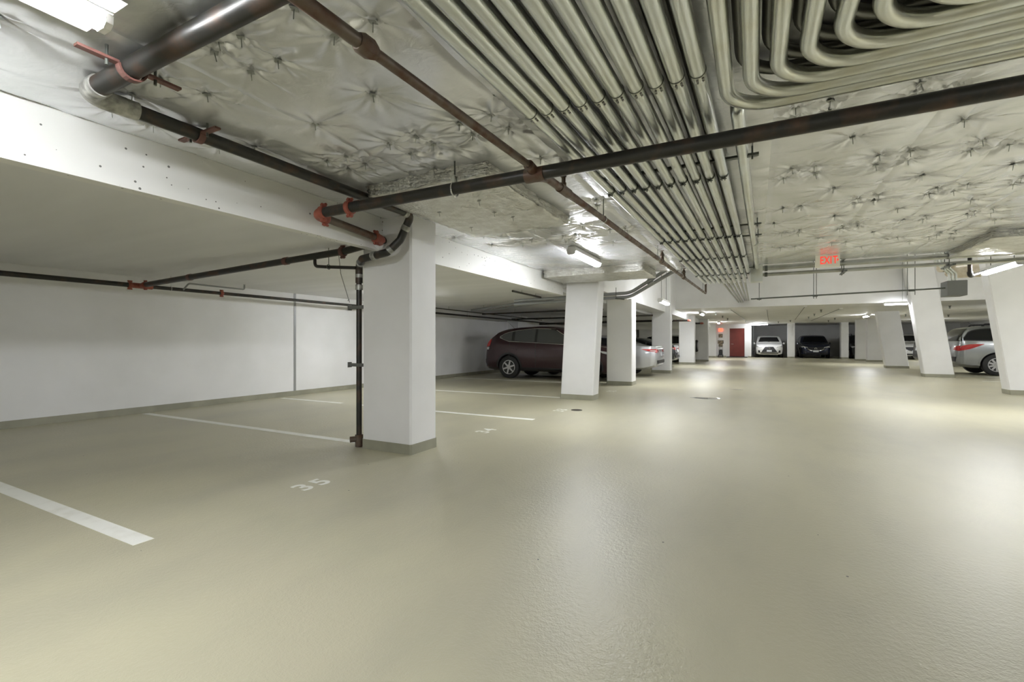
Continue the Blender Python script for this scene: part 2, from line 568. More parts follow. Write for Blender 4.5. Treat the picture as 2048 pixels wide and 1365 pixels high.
# ------------------------------------------------------------------ foil insulation with pins
PINS = [(-1.68, 1.28), (-2.05, 1.29), (-2.17, 1.26), (-2.27, 1.3), (-2.06, 1.48), (-2.27, 1.48), (-2.75, 1.3), (-2.69, 1.5), (-3.37, 1.34), (-3.38, 1.56), (-3.35, 1.95), (-3.12, 2.06), (-3.06, 1.31), (-1.45, 1.49), (-1.67, 1.48), (-1.88, 1.93), (-2.45, 2.02), (-1.41, 2.43), (-1.4, 2.63), (-1.65, 2.44), (-1.65, 2.6), (-2.01, 2.46), (-1.98, 2.61), (-2.24, 2.46), (-2.68, 2.48), (-2.88, 2.48), (-2.66, 2.65), (-2.86, 2.67), (-2.22, 2.66), (-2.25, 2.97), (-1.42, 3.18), (0.58, 3.82), (1.15, 3.85), (1.37, 4.28), (1.37, 4.48), (1.57, 4.47), (0.99, 4.29), (1.02, 4.48), (0.81, 4.28), (0.83, 4.51), (0.26, 4.3), (0.41, 4.31), (0.21, 4.51), (0.44, 4.52), (1.22, 4.96), (0.62, 5.01), (1.77, 4.98), (1.97, 5.41), (1.99, 5.6), (1.64, 5.42), (1.44, 5.42), (1.6, 5.61), (1.43, 5.61), (1.85, 6.04), (1.02, 5.43), (1.02, 5.62), (0.87, 5.46), (0.87, 5.66), (0.25, 5.53), (0.41, 5.52), (1.3, 6.08), (2.17, 6.53), (0.78, 3.19), (0.21, 3.18), (0.38, 3.18), (0.39, 3.31), (0.93, 3.33), (0.78, 3.32), (0.21, 3.32), (0.77, 6.13), (0.2, 6.19), (0.3, 6.75), (0.48, 6.68), (0.48, 6.87), (0.92, 6.68), (0.91, 6.83), (1.05, 6.65), (1.08, 6.76), (1.47, 6.66), (1.65, 6.57), (1.66, 6.72), (1.89, 7.19), (2.04, 6.57), (2.03, 6.72), (2.22, 6.74), (2.4, 7.18), (2.2, 7.63), (2.2, 7.79), (2.06, 7.79), (2.06, 7.67), (2.01, 7.88), (2.33, 8.15), (1.31, 7.23), (1.5, 7.77), (1.66, 7.75), (1.87, 8.16), (0.74, 7.32), (0.94, 7.75), (1.1, 7.78), (1.36, 8.26), (0.51, 7.81), (0.33, 7.84), (-2.79, 5.09), (-3.09, 5.12), (-3.49, 5.06), (-2.82, 5.62), (-2.88, 5.84), (-2.37, 5.12), (-2.54, 5.87), (-2.21, 5.65), (-2.03, 5.65), (-2.03, 5.83), (-1.99, 4.89), (-1.79, 5.21), (-3.28, 5.66), (-2.66, 5.65), (-1.74, 6.35), (-1.39, 5.6), (-1.39, 5.73), (-1.57, 5.59), (-2.19, 5.84), (-1.36, 4.35), (-1.41, 4.55)]
PAD_PINS = [(-2.7, 3.65), (-2.17, 3.52), (-2.75, 4.3), (-2.23, 3.9), (-2.15, 4.13)]
# the blanket goes on overhead and beside the picture
for gx in np.arange(-3.3, 3.2, 0.46):
    for gy in (-1.6, -1.0, -0.4, 0.2, 0.75):
        PINS.append((float(gx) + R_.uniform(-.06, .06), gy + R_.uniform(-.06, .06)))
for gx in np.arange(2.6, 5.2, 0.5):
    for gy in np.arange(0.6, 8.6, 1.0):
        PINS.append((float(gx) + R_.uniform(-.06, .06), float(gy) + R_.uniform(-.06, .06)))

PARR = np.array(PINS)
CREASES = []
_rc = random.Random(11)
for (_px, _py) in PINS:
    for _ in range(2):
        if _rc.random() < 0.75:
            _a = _rc.uniform(0, 6.283)
            CREASES.append((_px, _py, math.cos(_a), math.sin(_a), _rc.uniform(0.12, 0.42)))


def blanket_height(X, Y):
    """The blanket sags between its pins and puckers towards them."""
    d2min = np.full(X.shape, 9.0)
    wr = np.zeros(X.shape)
    rng = np.random.RandomState(3)
    for (px, py) in PARR:
        dx, dy = X - px, Y - py
        d2 = dx * dx + dy * dy
        near = d2 < 0.36
        if not near.any():
            rng.rand(4)
            continue
        d2min = np.minimum(d2min, d2)
        r = np.sqrt(d2[near])
        th = np.arctan2(dy[near], dx[near])
        a = rng.rand(4)
        w = np.sin(th * (5 + int(a[0] * 5)) + a[1] * 6) + 0.6 * np.sin(th * (11 + int(a[2] * 4)) + a[3] * 6)
        wr[near] += 0.012 * w * np.exp(-r / 0.11) * np.minimum(r / 0.03, 1)
    r = np.sqrt(d2min)
    sag = 0.028 * (1 - np.exp(-(r / 0.13) ** 1.2))
    z = 2.585 - sag + wr
    z += 0.006 * np.sin(X * 7 + 1.3 * np.sin(Y * 3)) * np.sin(Y * 5 + 0.7)
    # long drawn creases
    for (ax_, ay_, dx_, dy_, ln) in CREASES:
        u = (X - ax_) * dx_ + (Y - ay_) * dy_
        v = -(X - ax_) * dy_ + (Y - ay_) * dx_ + 0.02 * np.sin(u * 9)
        z -= 0.010 * np.exp(-(v / 0.011) ** 2) * (1 / (1 + np.exp(-(u) / 0.02))) * (1 / (1 + np.exp((u - ln) / 0.05)))
    return z


ins = empty('ceiling_insulation', (0, 0, 0))
tag(ins, 'silver foil insulation blanket pinned under the slab', None, None, 'structure')


def blanket(x0, x1, y0, y1, step):
    nx, ny = max(2, int((x1 - x0) / step)), max(2, int((y1 - y0) / step))
    xs = np.linspace(x0, x1, nx + 1)
    ys = np.concatenate([np.arange(y0, 0.9, 0.04), np.arange(0.9, y1, step), [y1]])
    ny = len(ys) - 1
    X, Y = np.meshgrid(xs, ys)
    Z = blanket_height(X, Y)
    e = np.minimum(np.minimum(X - x0, x1 - X), 0.05) / 0.05
    Z = Z - 0.006 * (1 - e) * 0 + (1 - e) * 0.010
    V = np.stack([X, Y, Z], -1).reshape(-1, 3)
    idx = np.arange((nx + 1) * (ny + 1)).reshape(ny + 1, nx + 1)
    F = np.stack([idx[:-1, :-1], idx[1:, :-1], idx[1:, 1:], idx[:-1, 1:]], -1).reshape(-1, 4)
    me = bpy.data.meshes.new('insulation_blanket')
    me.vertices.add(len(V))
    me.vertices.foreach_set('co', V.astype(np.float32).ravel())
    me.loops.add(F.size)
    me.loops.foreach_set('vertex_index', F.astype(np.int32).ravel())
    me.polygons.add(len(F))
    me.polygons.foreach_set('loop_start', np.arange(0, F.size, 4, dtype=np.int32))
    me.polygons.foreach_set('loop_total', np.full(len(F), 4, dtype=np.int32))
    me.polygons.foreach_set('use_smooth', np.ones(len(F), dtype=bool))
    me.update(calc_edges=True)
    me.materials.append(M_FOIL)
    o = bpy.data.objects.new('insulation_blanket', me)
    COL.objects.link(o)
    o.parent = ins
    return o


SEAMS = [-3.63, -2.5, -1.28, 0.1, 0.96, 1.51, 2.1, 2.9, 4.1, 5.3]
for a, b in zip(SEAMS[:-1], SEAMS[1:]):
    blanket(a, b, -2.2, 9.22, 0.0135 if a < 2.0 and not -1.3 < a < 0.0 else 0.03)
struct('insulation_blanket_far', MB().box((5.3, -2.2, 2.56), (13.8, 9.22, 2.6)), M_FOIL, parent=ins)
struct('insulation_blanket_rear', MB().box((-3.63, -7.0, 2.56), (13.8, -2.2, 2.6)), M_FOIL, parent=ins)

# dark edge of the blanket at the raised zone
pin0 = MB().box((-0.016, -0.016, -0.0015), (0.016, 0.016, 0.0015)).tube([(0, 0, 0.0), (0.002, 0.001, -0.042)], 0.0022, 6)
pin_ob = None
for (px, py) in PINS + PAD_PINS:
    pad = (px, py) in PAD_PINS
    z = 2.455 if pad else 2.572
    if pin_ob is None:
        pin_ob = part('insulation_pin', pin0, M_PIN, ins, False)
        o = pin_ob
    else:
        o = share(pin_ob, 'insulation_pin', ins)
    o.location = (px, py, z)
    o.rotation_euler = (R_.uniform(-.15, .15), R_.uniform(-.15, .15), R_.uniform(0, 1.5))


def drop_panel(x0, x1, y0, y1, z0):
    """A crumpled foil wrap around the thickened slab over a column."""
    bm = bmesh.new()
    bmesh.ops.create_cube(bm, size=1.0)
    for v in bm.verts:
        v.co = Vector((x0 + (v.co.x + 0.5) * (x1 - x0), y0 + (v.co.y + 0.5) * (y1 - y0), z0 + (v.co.z + 0.5) * (2.60 - z0)))
    bmesh.ops.subdivide_edges(bm, edges=bm.edges[:], cuts=22, use_grid_fill=True)
    rr = random.Random(int(abs(x0 * 100)))
    for v in bm.verts:
        side = max(0.0, 1 - abs(v.co.z - 0.5 * (z0 + 2.6)) / 0.09)
        v.co.x += rr.uniform(-.012, .012) * (0.5 + side)
        v.co.y += rr.uniform(-.012, .012) * (0.5 + side)
        if v.co.z < z0 + 0.02:
            v.co.z += rr.uniform(-.006, .006)
    me = bpy.data.meshes.new('drop_panel_wrap')
    bm.to_mesh(me)
    bm.free()
    for p in me.polygons:
        p.use_smooth = True
    me.materials.append(M_FOILEDGE)
    o = bpy.data.objects.new('drop_panel_wrap', me)
    COL.objects.link(o)
    o.parent = ins
    return o


drop_panel(-2.98, -1.78, 3.0, 4.75, 2.465)
drop_panel(-3.55, -1.68, 8.1, 9.15, 2.43)
drop_panel(2.57, 4.6, 7.75, 9.18, 2.47)

# ------------------------------------------------------------------ stall lines and numbers
stripes = [(-9.1, -3.25, 1.45, 'wide white stall line ending in the foreground'),
           (-9.1, -4.22, 4.08, 'white stall line ending at the drain pipe'),
           (-9.0, -7.2, 6.56, 'short white stall line by the left wall'),
           (-6.7, -3.04, 6.54, 'white stall line right of the large column'),
           (-9.0, -3.66, 9.42, 'white stall line ending at the leaning left column'),
           (-9.0, -3.7, 13.02, 'white stall line in front of the maroon car'),
           (-9.0, -2.9, 15.6, 'white stall line between the maroon car and silver sedan'),
           (6.2, 12.5, 21.9, 'white stall line in front of the silver car on the right'),
           (6.2, 12.5, 19.4, 'faint white stall line right of the leaning grey-white column')]
for (a, b, y, lab) in stripes:
    o = MB().box((a, y - 0.055, 0.0), (b, y + 0.055, 0.002)).build('stall_line', M_STRIPE)
    tag(o, lab, 'marking', 'painted stall lines')
ROT = Matrix(((0, -1, 0), (1, 0, 0), (0, 0, 1))).to_4x4()      # reads along +Y, top towards the wall
for (s, x, y, lab) in (('35', -3.30, 2.69, 'white painted number 35 on the floor nearest the camera'), ('34', -3.22, 5.42, 'faded white painted number 34 right of the large column'),
                       ('33', -3.03, 7.66, 'white painted stall number 33 beside the drain'), ('32', -3.1, 11.2, 'white painted stall number 32 past the leaning column')):
    n = empty('stall_number', (x, y, 0.0005))
    for k, ch in enumerate(s):
        g = text_mesh('digit', ch, 0.27, M_STRIPE, n, 0.0008, Matrix.Translation((0, (k - 0.5) * 0.17, 0.001)) @ ROT)
    tag(n, lab, 'number', 'stall numbers')

g = empty('floor_drain', (-2.79, 7.80, 0))
part('drain_rim', MB().lathe([(0.07, 0.001), (0.10, 0.001), (0.10, 0.006), (0.085, 0.007), (0.085, 0.002), (0.07, 0.002)], seg=28), M_GRATE, g)
mbb = MB()
for k in range(-4, 5):
    hw = math.sqrt(max(0.0001, 0.084 ** 2 - (k * 0.018) ** 2))
    mbb.box((-hw, k * 0.018 - 0.005, 0.001), (hw, k * 0.018 + 0.005, 0.005))
part('drain_grate', mbb, M_GRATE, g, False)
tag(g, 'small round iron floor drain beside the number 33', 'drain')


def puddle(x, y, rx, ry, seed, label):
    rr = random.Random(seed)
    n = 40
    ph = [rr.uniform(0, 6.28) for _ in range(4)]
    ring = []
    for k in range(n):
        a = 2 * math.pi * k / n
        q = 1 + 0.25 * math.sin(2 * a + ph[0]) + 0.18 * math.sin(3 * a + ph[1]) + 0.1 * math.sin(5 * a + ph[2])
        ring.append((rx * q * math.cos(a), ry * q * math.sin(a)))
    o = MB().hexa([(a, b, 0.0) for a, b in ring], [(a * 0.97, b * 0.97, 0.0012) for a, b in ring]).build('puddle', M_WATER)
    o.location = (x, y, 0)
    tag(o, label, 'puddle')


puddle(-0.92, 10.75, 0.24, 0.17, 1, 'small shiny puddle nearer the camera in the driving lane')
puddle(-0.42, 13.1, 0.16, 0.07, 5, 'tiny wet spot farther down the driving lane')


# ------------------------------------------------------------------ lamps
def lamp(x, y, z, label, along='y', length=1.22, width=0.15, lit=True, rods=None, rods_y=(-0.4, 0.4), depth=0.07, reflector=0.0, power=1.0, group='fluorescent lamps'):
    t = empty('fluorescent_lamp', (x, y, z), 0.0 if along == 'y' else math.pi / 2)
    w, l = width / 2, length / 2
    if reflector:
        part('reflector', MB().hexa([(-reflector, -l, -0.015), (reflector, -l, -0.015), (reflector, l, -0.015), (-reflector, l, -0.015)],
                                    [(-w, -l, 0.03), (w, -l, 0.03), (w, l, 0.03), (-w, l, 0.03)]), M_HOUSING, t, False)
    part('housing', MB().hexa([(-w, -l, -0.02), (w, -l, -0.02), (w, l, -0.02), (-w, l, -0.02)],
                              [(-w * 0.7, -l, depth - 0.02), (w * 0.7, -l, depth - 0.02), (w * 0.7, l, depth - 0.02), (-w * 0.7, l, depth - 0.02)]), M_HOUSING, t, False)
    sec = [(-w * 0.8, -0.021), (-w * 0.72, -0.05), (-w * 0.4, -0.066), (w * 0.4, -0.066), (w * 0.72, -0.05), (w * 0.8, -0.021)]
    part('lens', MB().hexa([(a, -l + 0.02, b) for a, b in sec], [(a, l - 0.02, b) for a, b in sec]), (M_LENS if power == 1.0 else mat('lit_lens_%d' % int(power * 100), (0.9, 0.9, 0.9), 0.4, emit=((0.95, 0.97, 1.0), LAMP * power))) if lit else M_HOUSING, t, False)
    for s in (-1, 1):
        y0 = s * l
        part('end_cap', MB().hexa([(a * 1.05, y0 - 0.02, b - (0.004 if b < -0.03 else 0)) for a, b in sec], [(a * 1.05, y0 + 0.004, b - (0.004 if b < -0.03 else 0)) for a, b in sec]), M_HOUSING, t, False)
    if rods:
        for k in rods_y:
            part('hanger_rod', MB().tube([(0, k, depth - 0.03), (0, k, rods - z)], 0.006, 6), M_DARKSTEEL, t)
    return tag(t, label, 'lamp', group)


lamp(-2.28, 0.28, 2.50, 'lit tube lamp in the top left corner above the black pipe', width=0.12, reflector=0.17)
lamp(-2.29, 6.80, 2.503, 'lit tube lamp on the foil ceiling near the leaning left column', power=0.8)
lamp(-2.30, 13.75, 2.36, 'lit tube lamp hung on rods near the silver sedan', rods=HIGHZ, power=0.5)
lamp(-2.30, 24.3, 2.595, 'lit lamp on the far ceiling left of the red pipe elbow')
lamp(-2.30, 36.0, 2.595, 'lit lamp nearest the red door')
lamp(3.50, 10.22, 2.42, 'lit tube lamp hung in front of the rightmost leaning column', rods=HIGHZ)
lamp(5.20, 30.3, 2.595, 'lit lamp beside the farther leaning column')
lamp(4.44, 21.05, 2.60, 'lit short tube lamp hung left of the leaning grey-white column', along='x', length=0.66, rods=HIGHZ, rods_y=(-0.2,), power=0.35)
lamp(0.25, 40.2, 2.58, 'lit tube lamp above the white crossover', along='x', power=0.55)
# unseen lamps, most added for brightness, in rows behind the camera and over hidden stalls
lamp(-2.28, -5.2, 2.515, 'added lit tube lamp in the row behind the camera')  # unseen, added for overall brightness
lamp(3.50, 4.3, 2.503, 'added lit tube lamp of the right row beside the camera')  # off to the side, added to raise the brightness
lamp(3.50, -3.2, 2.515, 'added lit tube lamp of the right row behind the camera')  # out of view, added as extra light
lamp(-7.0, 8.05, 2.235, 'lit tube lamp over the stalls behind the large column', power=0.42)
lamp(8.6, 10.6, 2.50, 'lit tube lamp of the far right row beyond the picture', rods=HIGHZ, power=2.2)
lamp(-0.5, 15.0, 4.18, 'added unseen tube lamp high above the lane on the left', power=0.8)  # extra lamp out of view, added to brighten bulkhead and lane
lamp(4.2, 17.0, 4.18, 'added unseen tube lamp high above the lane on the right', power=0.8)  # added above the sight line to light the raised zone
lamp(9.5, 37.6, 2.595, 'added lit tube lamp hidden behind the leaning grey-white column')  # added out of sight to light the white parked car
lamp(9.5, 25.5, 2.595, 'added lit tube lamp over the right far stalls')  # added beyond the view to brighten this side
lamp(9.5, 17.5, 2.595, 'added lit tube lamp over the right middle stalls', rods=HIGHZ)  # extra unseen lamp, added for brightness

# ------------------------------------------------------------------ straight conduit bank
CX = [-1.085 + 0.0945 * i for i in range(10)]


def drift(x, y):
    """The bank runs very slightly towards the right as it goes away."""
    return x + 0.018 * (y - 2.3)


STRAP_Y = (3.77, 5.92, 7.36, 9.2)
for i, x in enumerate(CX):
    side = 'left' if i < 5 else 'right'
    nth = i if i < 5 else 9 - i
    lab = ('outermost' if nth == 0 else ORD[nth]) + ' straight steel conduit from the %s in the lower ceiling bank' % side
    t = empty('steel_conduit', (x, 2.3, 2.455))
    z = 0.0
    near = [(drift(x, -1.8) - x, -1.8 - 2.3, z), (drift(x, 2.3) - x, 0.0, z)]
    part('conduit_near', MB().tube(near, 0.0355, 20), M_GALV, t)
    jr = R_.uniform(-0.05, 0.05)
    far = fillet([(drift(x, 2.3) - x, 0.0, z), (drift(x, 10.72 + jr) - x, 8.42 + jr, z), (drift(x, 10.72 + jr) - x, 8.42 + jr, HIGHZ - 2.455)], 0.12, 6)
    part('conduit_far', MB().tube(far, 0.0318, 18), M_GALV, t)
    part('coupling', MB().torus((0, 0.004, 0), (0, 1, 0), 0.0345, 0.003, 20, 6).tube([(0, 0.0, 0), (0, 0.055, 0)], 0.0345, 20), M_GALV2, t)
    part('collar_ring', MB().torus((0, -0.002, 0), (0, 1, 0), 0.0355, 0.0032, 20, 6), M_DARKSTEEL, t)
    mbs = MB()
    for q in range(4):
        a = -math.pi / 2 + (q % 2 - 0.5) * 0.7 + 0.25
        yy = 0.018 + 0.022 * (q // 2)
        c = (math.cos(a) * 0.034, yy, math.sin(a) * 0.034)
        e = (math.cos(a) * 0.043, yy, math.sin(a) * 0.043)
        mbs.tube([c, e], 0.0055, 8)
    part('set_screws', mbs, M_COUPLE, t, False)
    for sy in STRAP_Y:
        yy = sy - 2.3
        xx = drift(x, sy) - x
        mbs = MB().torus((xx, yy, z), (0, 1, 0), 0.0335, 0.0028, 18, 5)
        mbs.torus((xx, yy + 0.022, z), (0, 1, 0), 0.0335, 0.0028, 18, 5)
        mbs.box((xx - 0.014, yy - 0.006, z - 0.05), (xx - 0.006, yy + 0.03, z - 0.032)).box((xx + 0.006, yy - 0.006, z - 0.05), (xx + 0.014, yy + 0.03, z - 0.032))
        mbs.tube([(xx - 0.022, yy + 0.012, z - 0.042), (xx + 0.022, yy + 0.012, z - 0.042)], 0.004, 6)
        part('strap_clamp', mbs, M_DARKSTEEL, t)
    tag(t, lab, 'conduit', 'straight conduits of the lower bank')

# upper layer, seen through the gaps, its steel darkened to stand for shade
for i in range(9):
    x = CX[i] + 0.047
    t = MB().tube([(drift(x, -1.8), -1.8, 2.522), (drift(x, 10.4), 10.4, 2.522)], 0.017, 12).build('upper_conduit', M_GALVSHADE, None, True)
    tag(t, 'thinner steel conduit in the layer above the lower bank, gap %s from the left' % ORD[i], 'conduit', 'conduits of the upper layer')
t = empty('steel_conduit', (-0.09, 2.0, 2.512))
part('conduit', MB().tube(fillet([(0.0, 0.92, 0.08), (0.0, 0.92, 0.0), (0.12, 7.2, 0.0)], 0.05), 0.036, 18), M_GALV, t)
part('coupling', MB().tube([(0.09, 4.9, 0), (0.092, 4.98, 0)], 0.041, 18), M_GALV2, t)
tag(t, 'single thick conduit running just right of the straight bank', 'conduit')

# six smaller conduits carrying on to the bulkhead
for i in range(6):
    x = -0.62 + 0.085 * i
    x1 = -0.60 + 0.075 * i
    z1 = 2.86 if i < 3 else 2.93
    pth = fillet([(x, 11.05, HIGHZ), (x, 11.05, 2.50), (x1, 21.4, z1)], 0.12, 6)
    t = MB().tube(pth, 0.026, 14).build('steel_conduit', M_GALVM, None, True)
    tag(t, 'thin conduit running on to the bulkhead, %s from the left' % ORD[i], 'conduit', 'conduits entering the bulkhead')

# trapeze hangers
for k, sy in enumerate((3.62, 5.75, 6.35, 9.05, 10.5)):
    t = empty('trapeze_hanger', (drift(-0.6, sy), sy, 2.497))
    x0, x1 = -0.56, 0.60 if k < 3 else 0.50

    def chan(z, y=0.0):
        m = MB()
        m.box((x0, y - 0.02, z - 0.008), (x1, y + 0.02, z - 0.005))
        m.box((x0, y - 0.02, z - 0.005), (x1, y - 0.017, z + 0.008)).box((x0, y + 0.017, z - 0.005), (x1, y + 0.02, z + 0.008))
        return m
    part('strut_channel', chan(0.0), M_DARKSTEEL, t, False)
    if k == 0:
        part('strut_channel', chan(0.052, -0.12), M_DARKSTEEL, t, False)
    for xx in (x0 + 0.03, x1 - 0.04):
        part('threaded_rod', MB().tube([(xx, 0, -0.03), (xx, 0, (0.095 if sy < 9.2 else HIGHZ - 2.497))], 0.006, 8), M_DARKSTEEL, t)
    tag(t, ['strut hanger just past the black main pipe', 'strut hanger halfway along the conduit bank', 'second strut hanger halfway along the conduit bank',
            'strut hanger near the exit sign', 'strut hanger at the far end of the conduit bank'][k], 'hanger', 'strut hangers under the conduits')

# ------------------------------------------------------------------ bent conduits turning to the right
for k in range(8):
    x = -0.125 + 0.108 * k
    y = 2.775 - 0.087 * k
    t = empty('bent_conduit', (x, y, 2.455))
    p = fillet([(0, -3.4 - y * 0.2, 0), (0, 0, 0), (6.0, 0, 0)], 0.24, 14)
    part('conduit', MB().tube(p, 0.0345, 20), M_GALV2, t)
    part('coupling', MB().tube([(3.0 + 0.1 * k, 0, 0), (3.08 + 0.1 * k, 0, 0)], 0.0395, 20), M_GALV2, t)
    tag(t, 'steel conduit bending right, %s from the black main pipe' % ORD[k], 'conduit', 'bent conduits of the lower layer')
for k in range(7):
    x = -0.055 + 0.108 * k
    y = 2.60 - 0.087 * k
    p = fillet([(x, -1.4, 2.524), (x, y, 2.524), (x + 6.0, y, 2.524)], 0.25, 12)
    t = MB().tube(p, 0.028, 16).build('bent_conduit', M_GALVSHADE, None, True)  # dark tone stands in for the shadow on this layer
    tag(t, 'shadow-toned upper conduit bending right, %s from the black main pipe' % ORD[k], 'conduit', 'bent conduits of the upper layer')


# ------------------------------------------------------------------ pipes
def grooved_clamp(mb, c, axis, r):
    c = Vector(c)
    ax = Vector(axis).normalized()
    mb.tube([c - ax * 0.026, c - ax * 0.018, c + ax * 0.018, c + ax * 0.026], [r * 1.12, r * 1.3, r * 1.3, r * 1.12], 18)
    ref = Vector((0, 0, 1)) if abs(ax.z) < 0.9 else Vector((1, 0, 0))
    e = (ref - ax * ref.dot(ax)).normalized()
    for s in (-1, 1):
        p = c + e * s * r * 1.5
        mb.tube([p - ax * 0.03, p + ax * 0.03], r * 0.3, 8)
        q = ax.cross(e)
        mb.tube([p - q * r * 0.5, p + q * r * 0.5], r * 0.28, 8)
    return mb


# black sprinkler main across the lane, with its offset into the column bay
t = empty('sprinkler_main', (0, 2.89, 2.345))
part('pipe', MB().tube([(-3.42, 0, 0.01), (6.5, 0, -0.01)], 0.0445, 24), M_BLACK, t)
part('pipe', MB().tube([(-3.53, 0.14, 0.005), (-3.53, 0.80, -0.045)], 0.036, 20), M_BROWN, t)
part('elbow', MB().tube(fillet([(-3.40, 0, 0.01), (-3.53, 0, 0.01), (-3.53, 0.15, 0.003)], 0.11, 8), 0.047, 20), M_RED, t)
mb_ = MB()
grooved_clamp(mb_, (-3.40, 0, 0.01), (1, 0, 0), 0.046)
part('coupling_clamp', mb_, M_RED, t)
part('coupling_clamp', grooved_clamp(MB(), (-3.53, 0.13, 0.004), (0, 1, 0), 0.040), M_RED, t)
part('coupling_clamp', grooved_clamp(MB(), (-3.08, 0, 0.01), (1, 0, 0), 0.046), M_RED, t)
part('tee', MB().tube([(-1.40, 0, 0.0), (-1.26, 0, 0.0)], 0.050, 20).tube([(-1.33, -0.11, 0.03), (-1.33, 0.02, 0.01)], 0.036, 16).tube([(-1.33, 0, 0.0), (-1.31, 0.14, 0.02)], 0.036, 16), M_BROWN, t)
tag(t, 'long black sprinkler main crossing under the conduits', 'pipe')

t = empty('pipe_hanger', (-1.995, 2.89, 2.345))
part('ring', MB().torus((0, 0, 0), (1, 0, 0), 0.050, 0.007, 28, 6), M_CHROME, t)
part('yoke', MB().box((-0.012, -0.02, 0.045), (0.012, -0.012, 0.10)).box((-0.012, 0.012, 0.045), (0.012, 0.02, 0.10)).box((-0.012, -0.02, 0.096), (0.012, 0.02, 0.104)), M_GALV, t, False)
part('rod', MB().tube([(0, 0, 0.08), (0, 0, 0.25)], 0.0065, 8), M_DARKSTEEL, t)
tag(t, 'bright ring hanger on a rod holding the black main', 'hanger')

# feed pipe in the stall, through the beam and along the wall
t = empty('sprinkler_feed', (0, 3.80, 2.20))
part('pipe', MB().tube([(-3.52, -0.02, 0.095), (-4.12, 0, 0.035)], 0.040, 18).tube([(-4.12, 0, 0.035), (-8.55, 0, -0.10)], 0.040, 18), M_BLACK, t)
part('elbow', MB().tube(fillet([(-3.53, -0.12, 0.10), (-3.53, -0.02, 0.095), (-3.62, -0.01, 0.085)], 0.07, 6), 0.046, 18), M_RED, t)
part('coupling_clamp', grooved_clamp(MB(), (-3.53, -0.13, 0.10), (0, 1, 0), 0.042), M_RED, t)
part('coupling_clamp', grooved_clamp(MB(), (-4.16, 0, 0.033), (1, 0, 0), 0.044), M_MAROONSTEEL, t)
for x in (-5.1, -7.2):
    part('coupling', MB().tube([(x, 0, 0.035 - (-x - 4.12) * 0.0305), (x - 0.07, 0, 0.033 - (-x - 4.12) * 0.0305)], 0.047, 18), M_MAROONSTEEL, t)
part('sealant', MB().tube([(-3.60, 0, 0.085), (-3.625, 0, 0.083)], [0.06, 0.075], 18), M_WHITE, t)
part('branch', MB().tube(fillet([(-4.62, 0, -0.02), (-4.62, 0, -0.10), (-4.44, 0.0, -0.12), (-4.04, 0.08, -0.15)], 0.05, 5), 0.019, 12), M_BLACK, t)
part('hook_hanger', MB().torus((-4.40, 0.01, -0.122), (1, 0, 0), 0.026, 0.005, 16, 5).tube([(-4.40, 0.01, -0.09), (-4.40, 0.01, 0.1)], 0.004, 6), M_DARKSTEEL, t)
tag(t, 'black pipe crossing the empty stall under the low soffit', 'pipe')

t = empty('wall_sprinkler_pipe', (-8.6, 3.8, 2.09))
part('pipe', MB().tube([(0, -10.5, 0.0), (0, -0.14, 0)], 0.036, 16), M_BLACK, t)
part('pipe', MB().tube([(0, 0.14, 0.0), (0, 22.0, 0)], 0.030, 16), M_BLACK, t)
part('tee', MB().tube([(0, -0.15, 0.0), (0, 0.15, 0)], 0.043, 16).tube([(0, 0, 0), (0.12, 0, 0.005)], 0.043, 16), M_RED, t)
part('coupling_clamp', grooved_clamp(MB(), (0, -0.15, 0), (0, 1, 0), 0.040), M_RED, t)
part('coupling_clamp', grooved_clamp(MB(), (0.13, 0, 0.006), (1, 0, 0), 0.042), M_RED, t)
part('coupling_clamp', grooved_clamp(MB(), (0, 1.25, 0), (0, 1, 0), 0.036), M_RED, t)
for yy in (0.42, 6.5, 9.4, 13.0):
    part('ring_hanger', MB().torus((0, yy, 0), (0, 1, 0), 0.034, 0.005, 16, 5).tube([(0, yy, 0.034), (0, yy, 0.21)], 0.005, 6), M_CHROME, t)
part('sprig', MB().tube(fillet([(0.02, 0.6, 0.0), (0.15, 0.62, 0.10), (0.2, 1.55, 0.09), (0.2, 1.55, 0.16)], 0.03, 4), 0.014, 10), M_GREYPIPE, t)
part('sprinkler', MB().tube([(0.2, 1.55, 0.15), (0.2, 1.55, 0.17), (0.2, 1.55, 0.18)], [0.012, 0.012, 0.025], 10), M_GREYPIPE, t)
tag(t, 'black sprinkler pipe along the upper left wall', 'pipe')

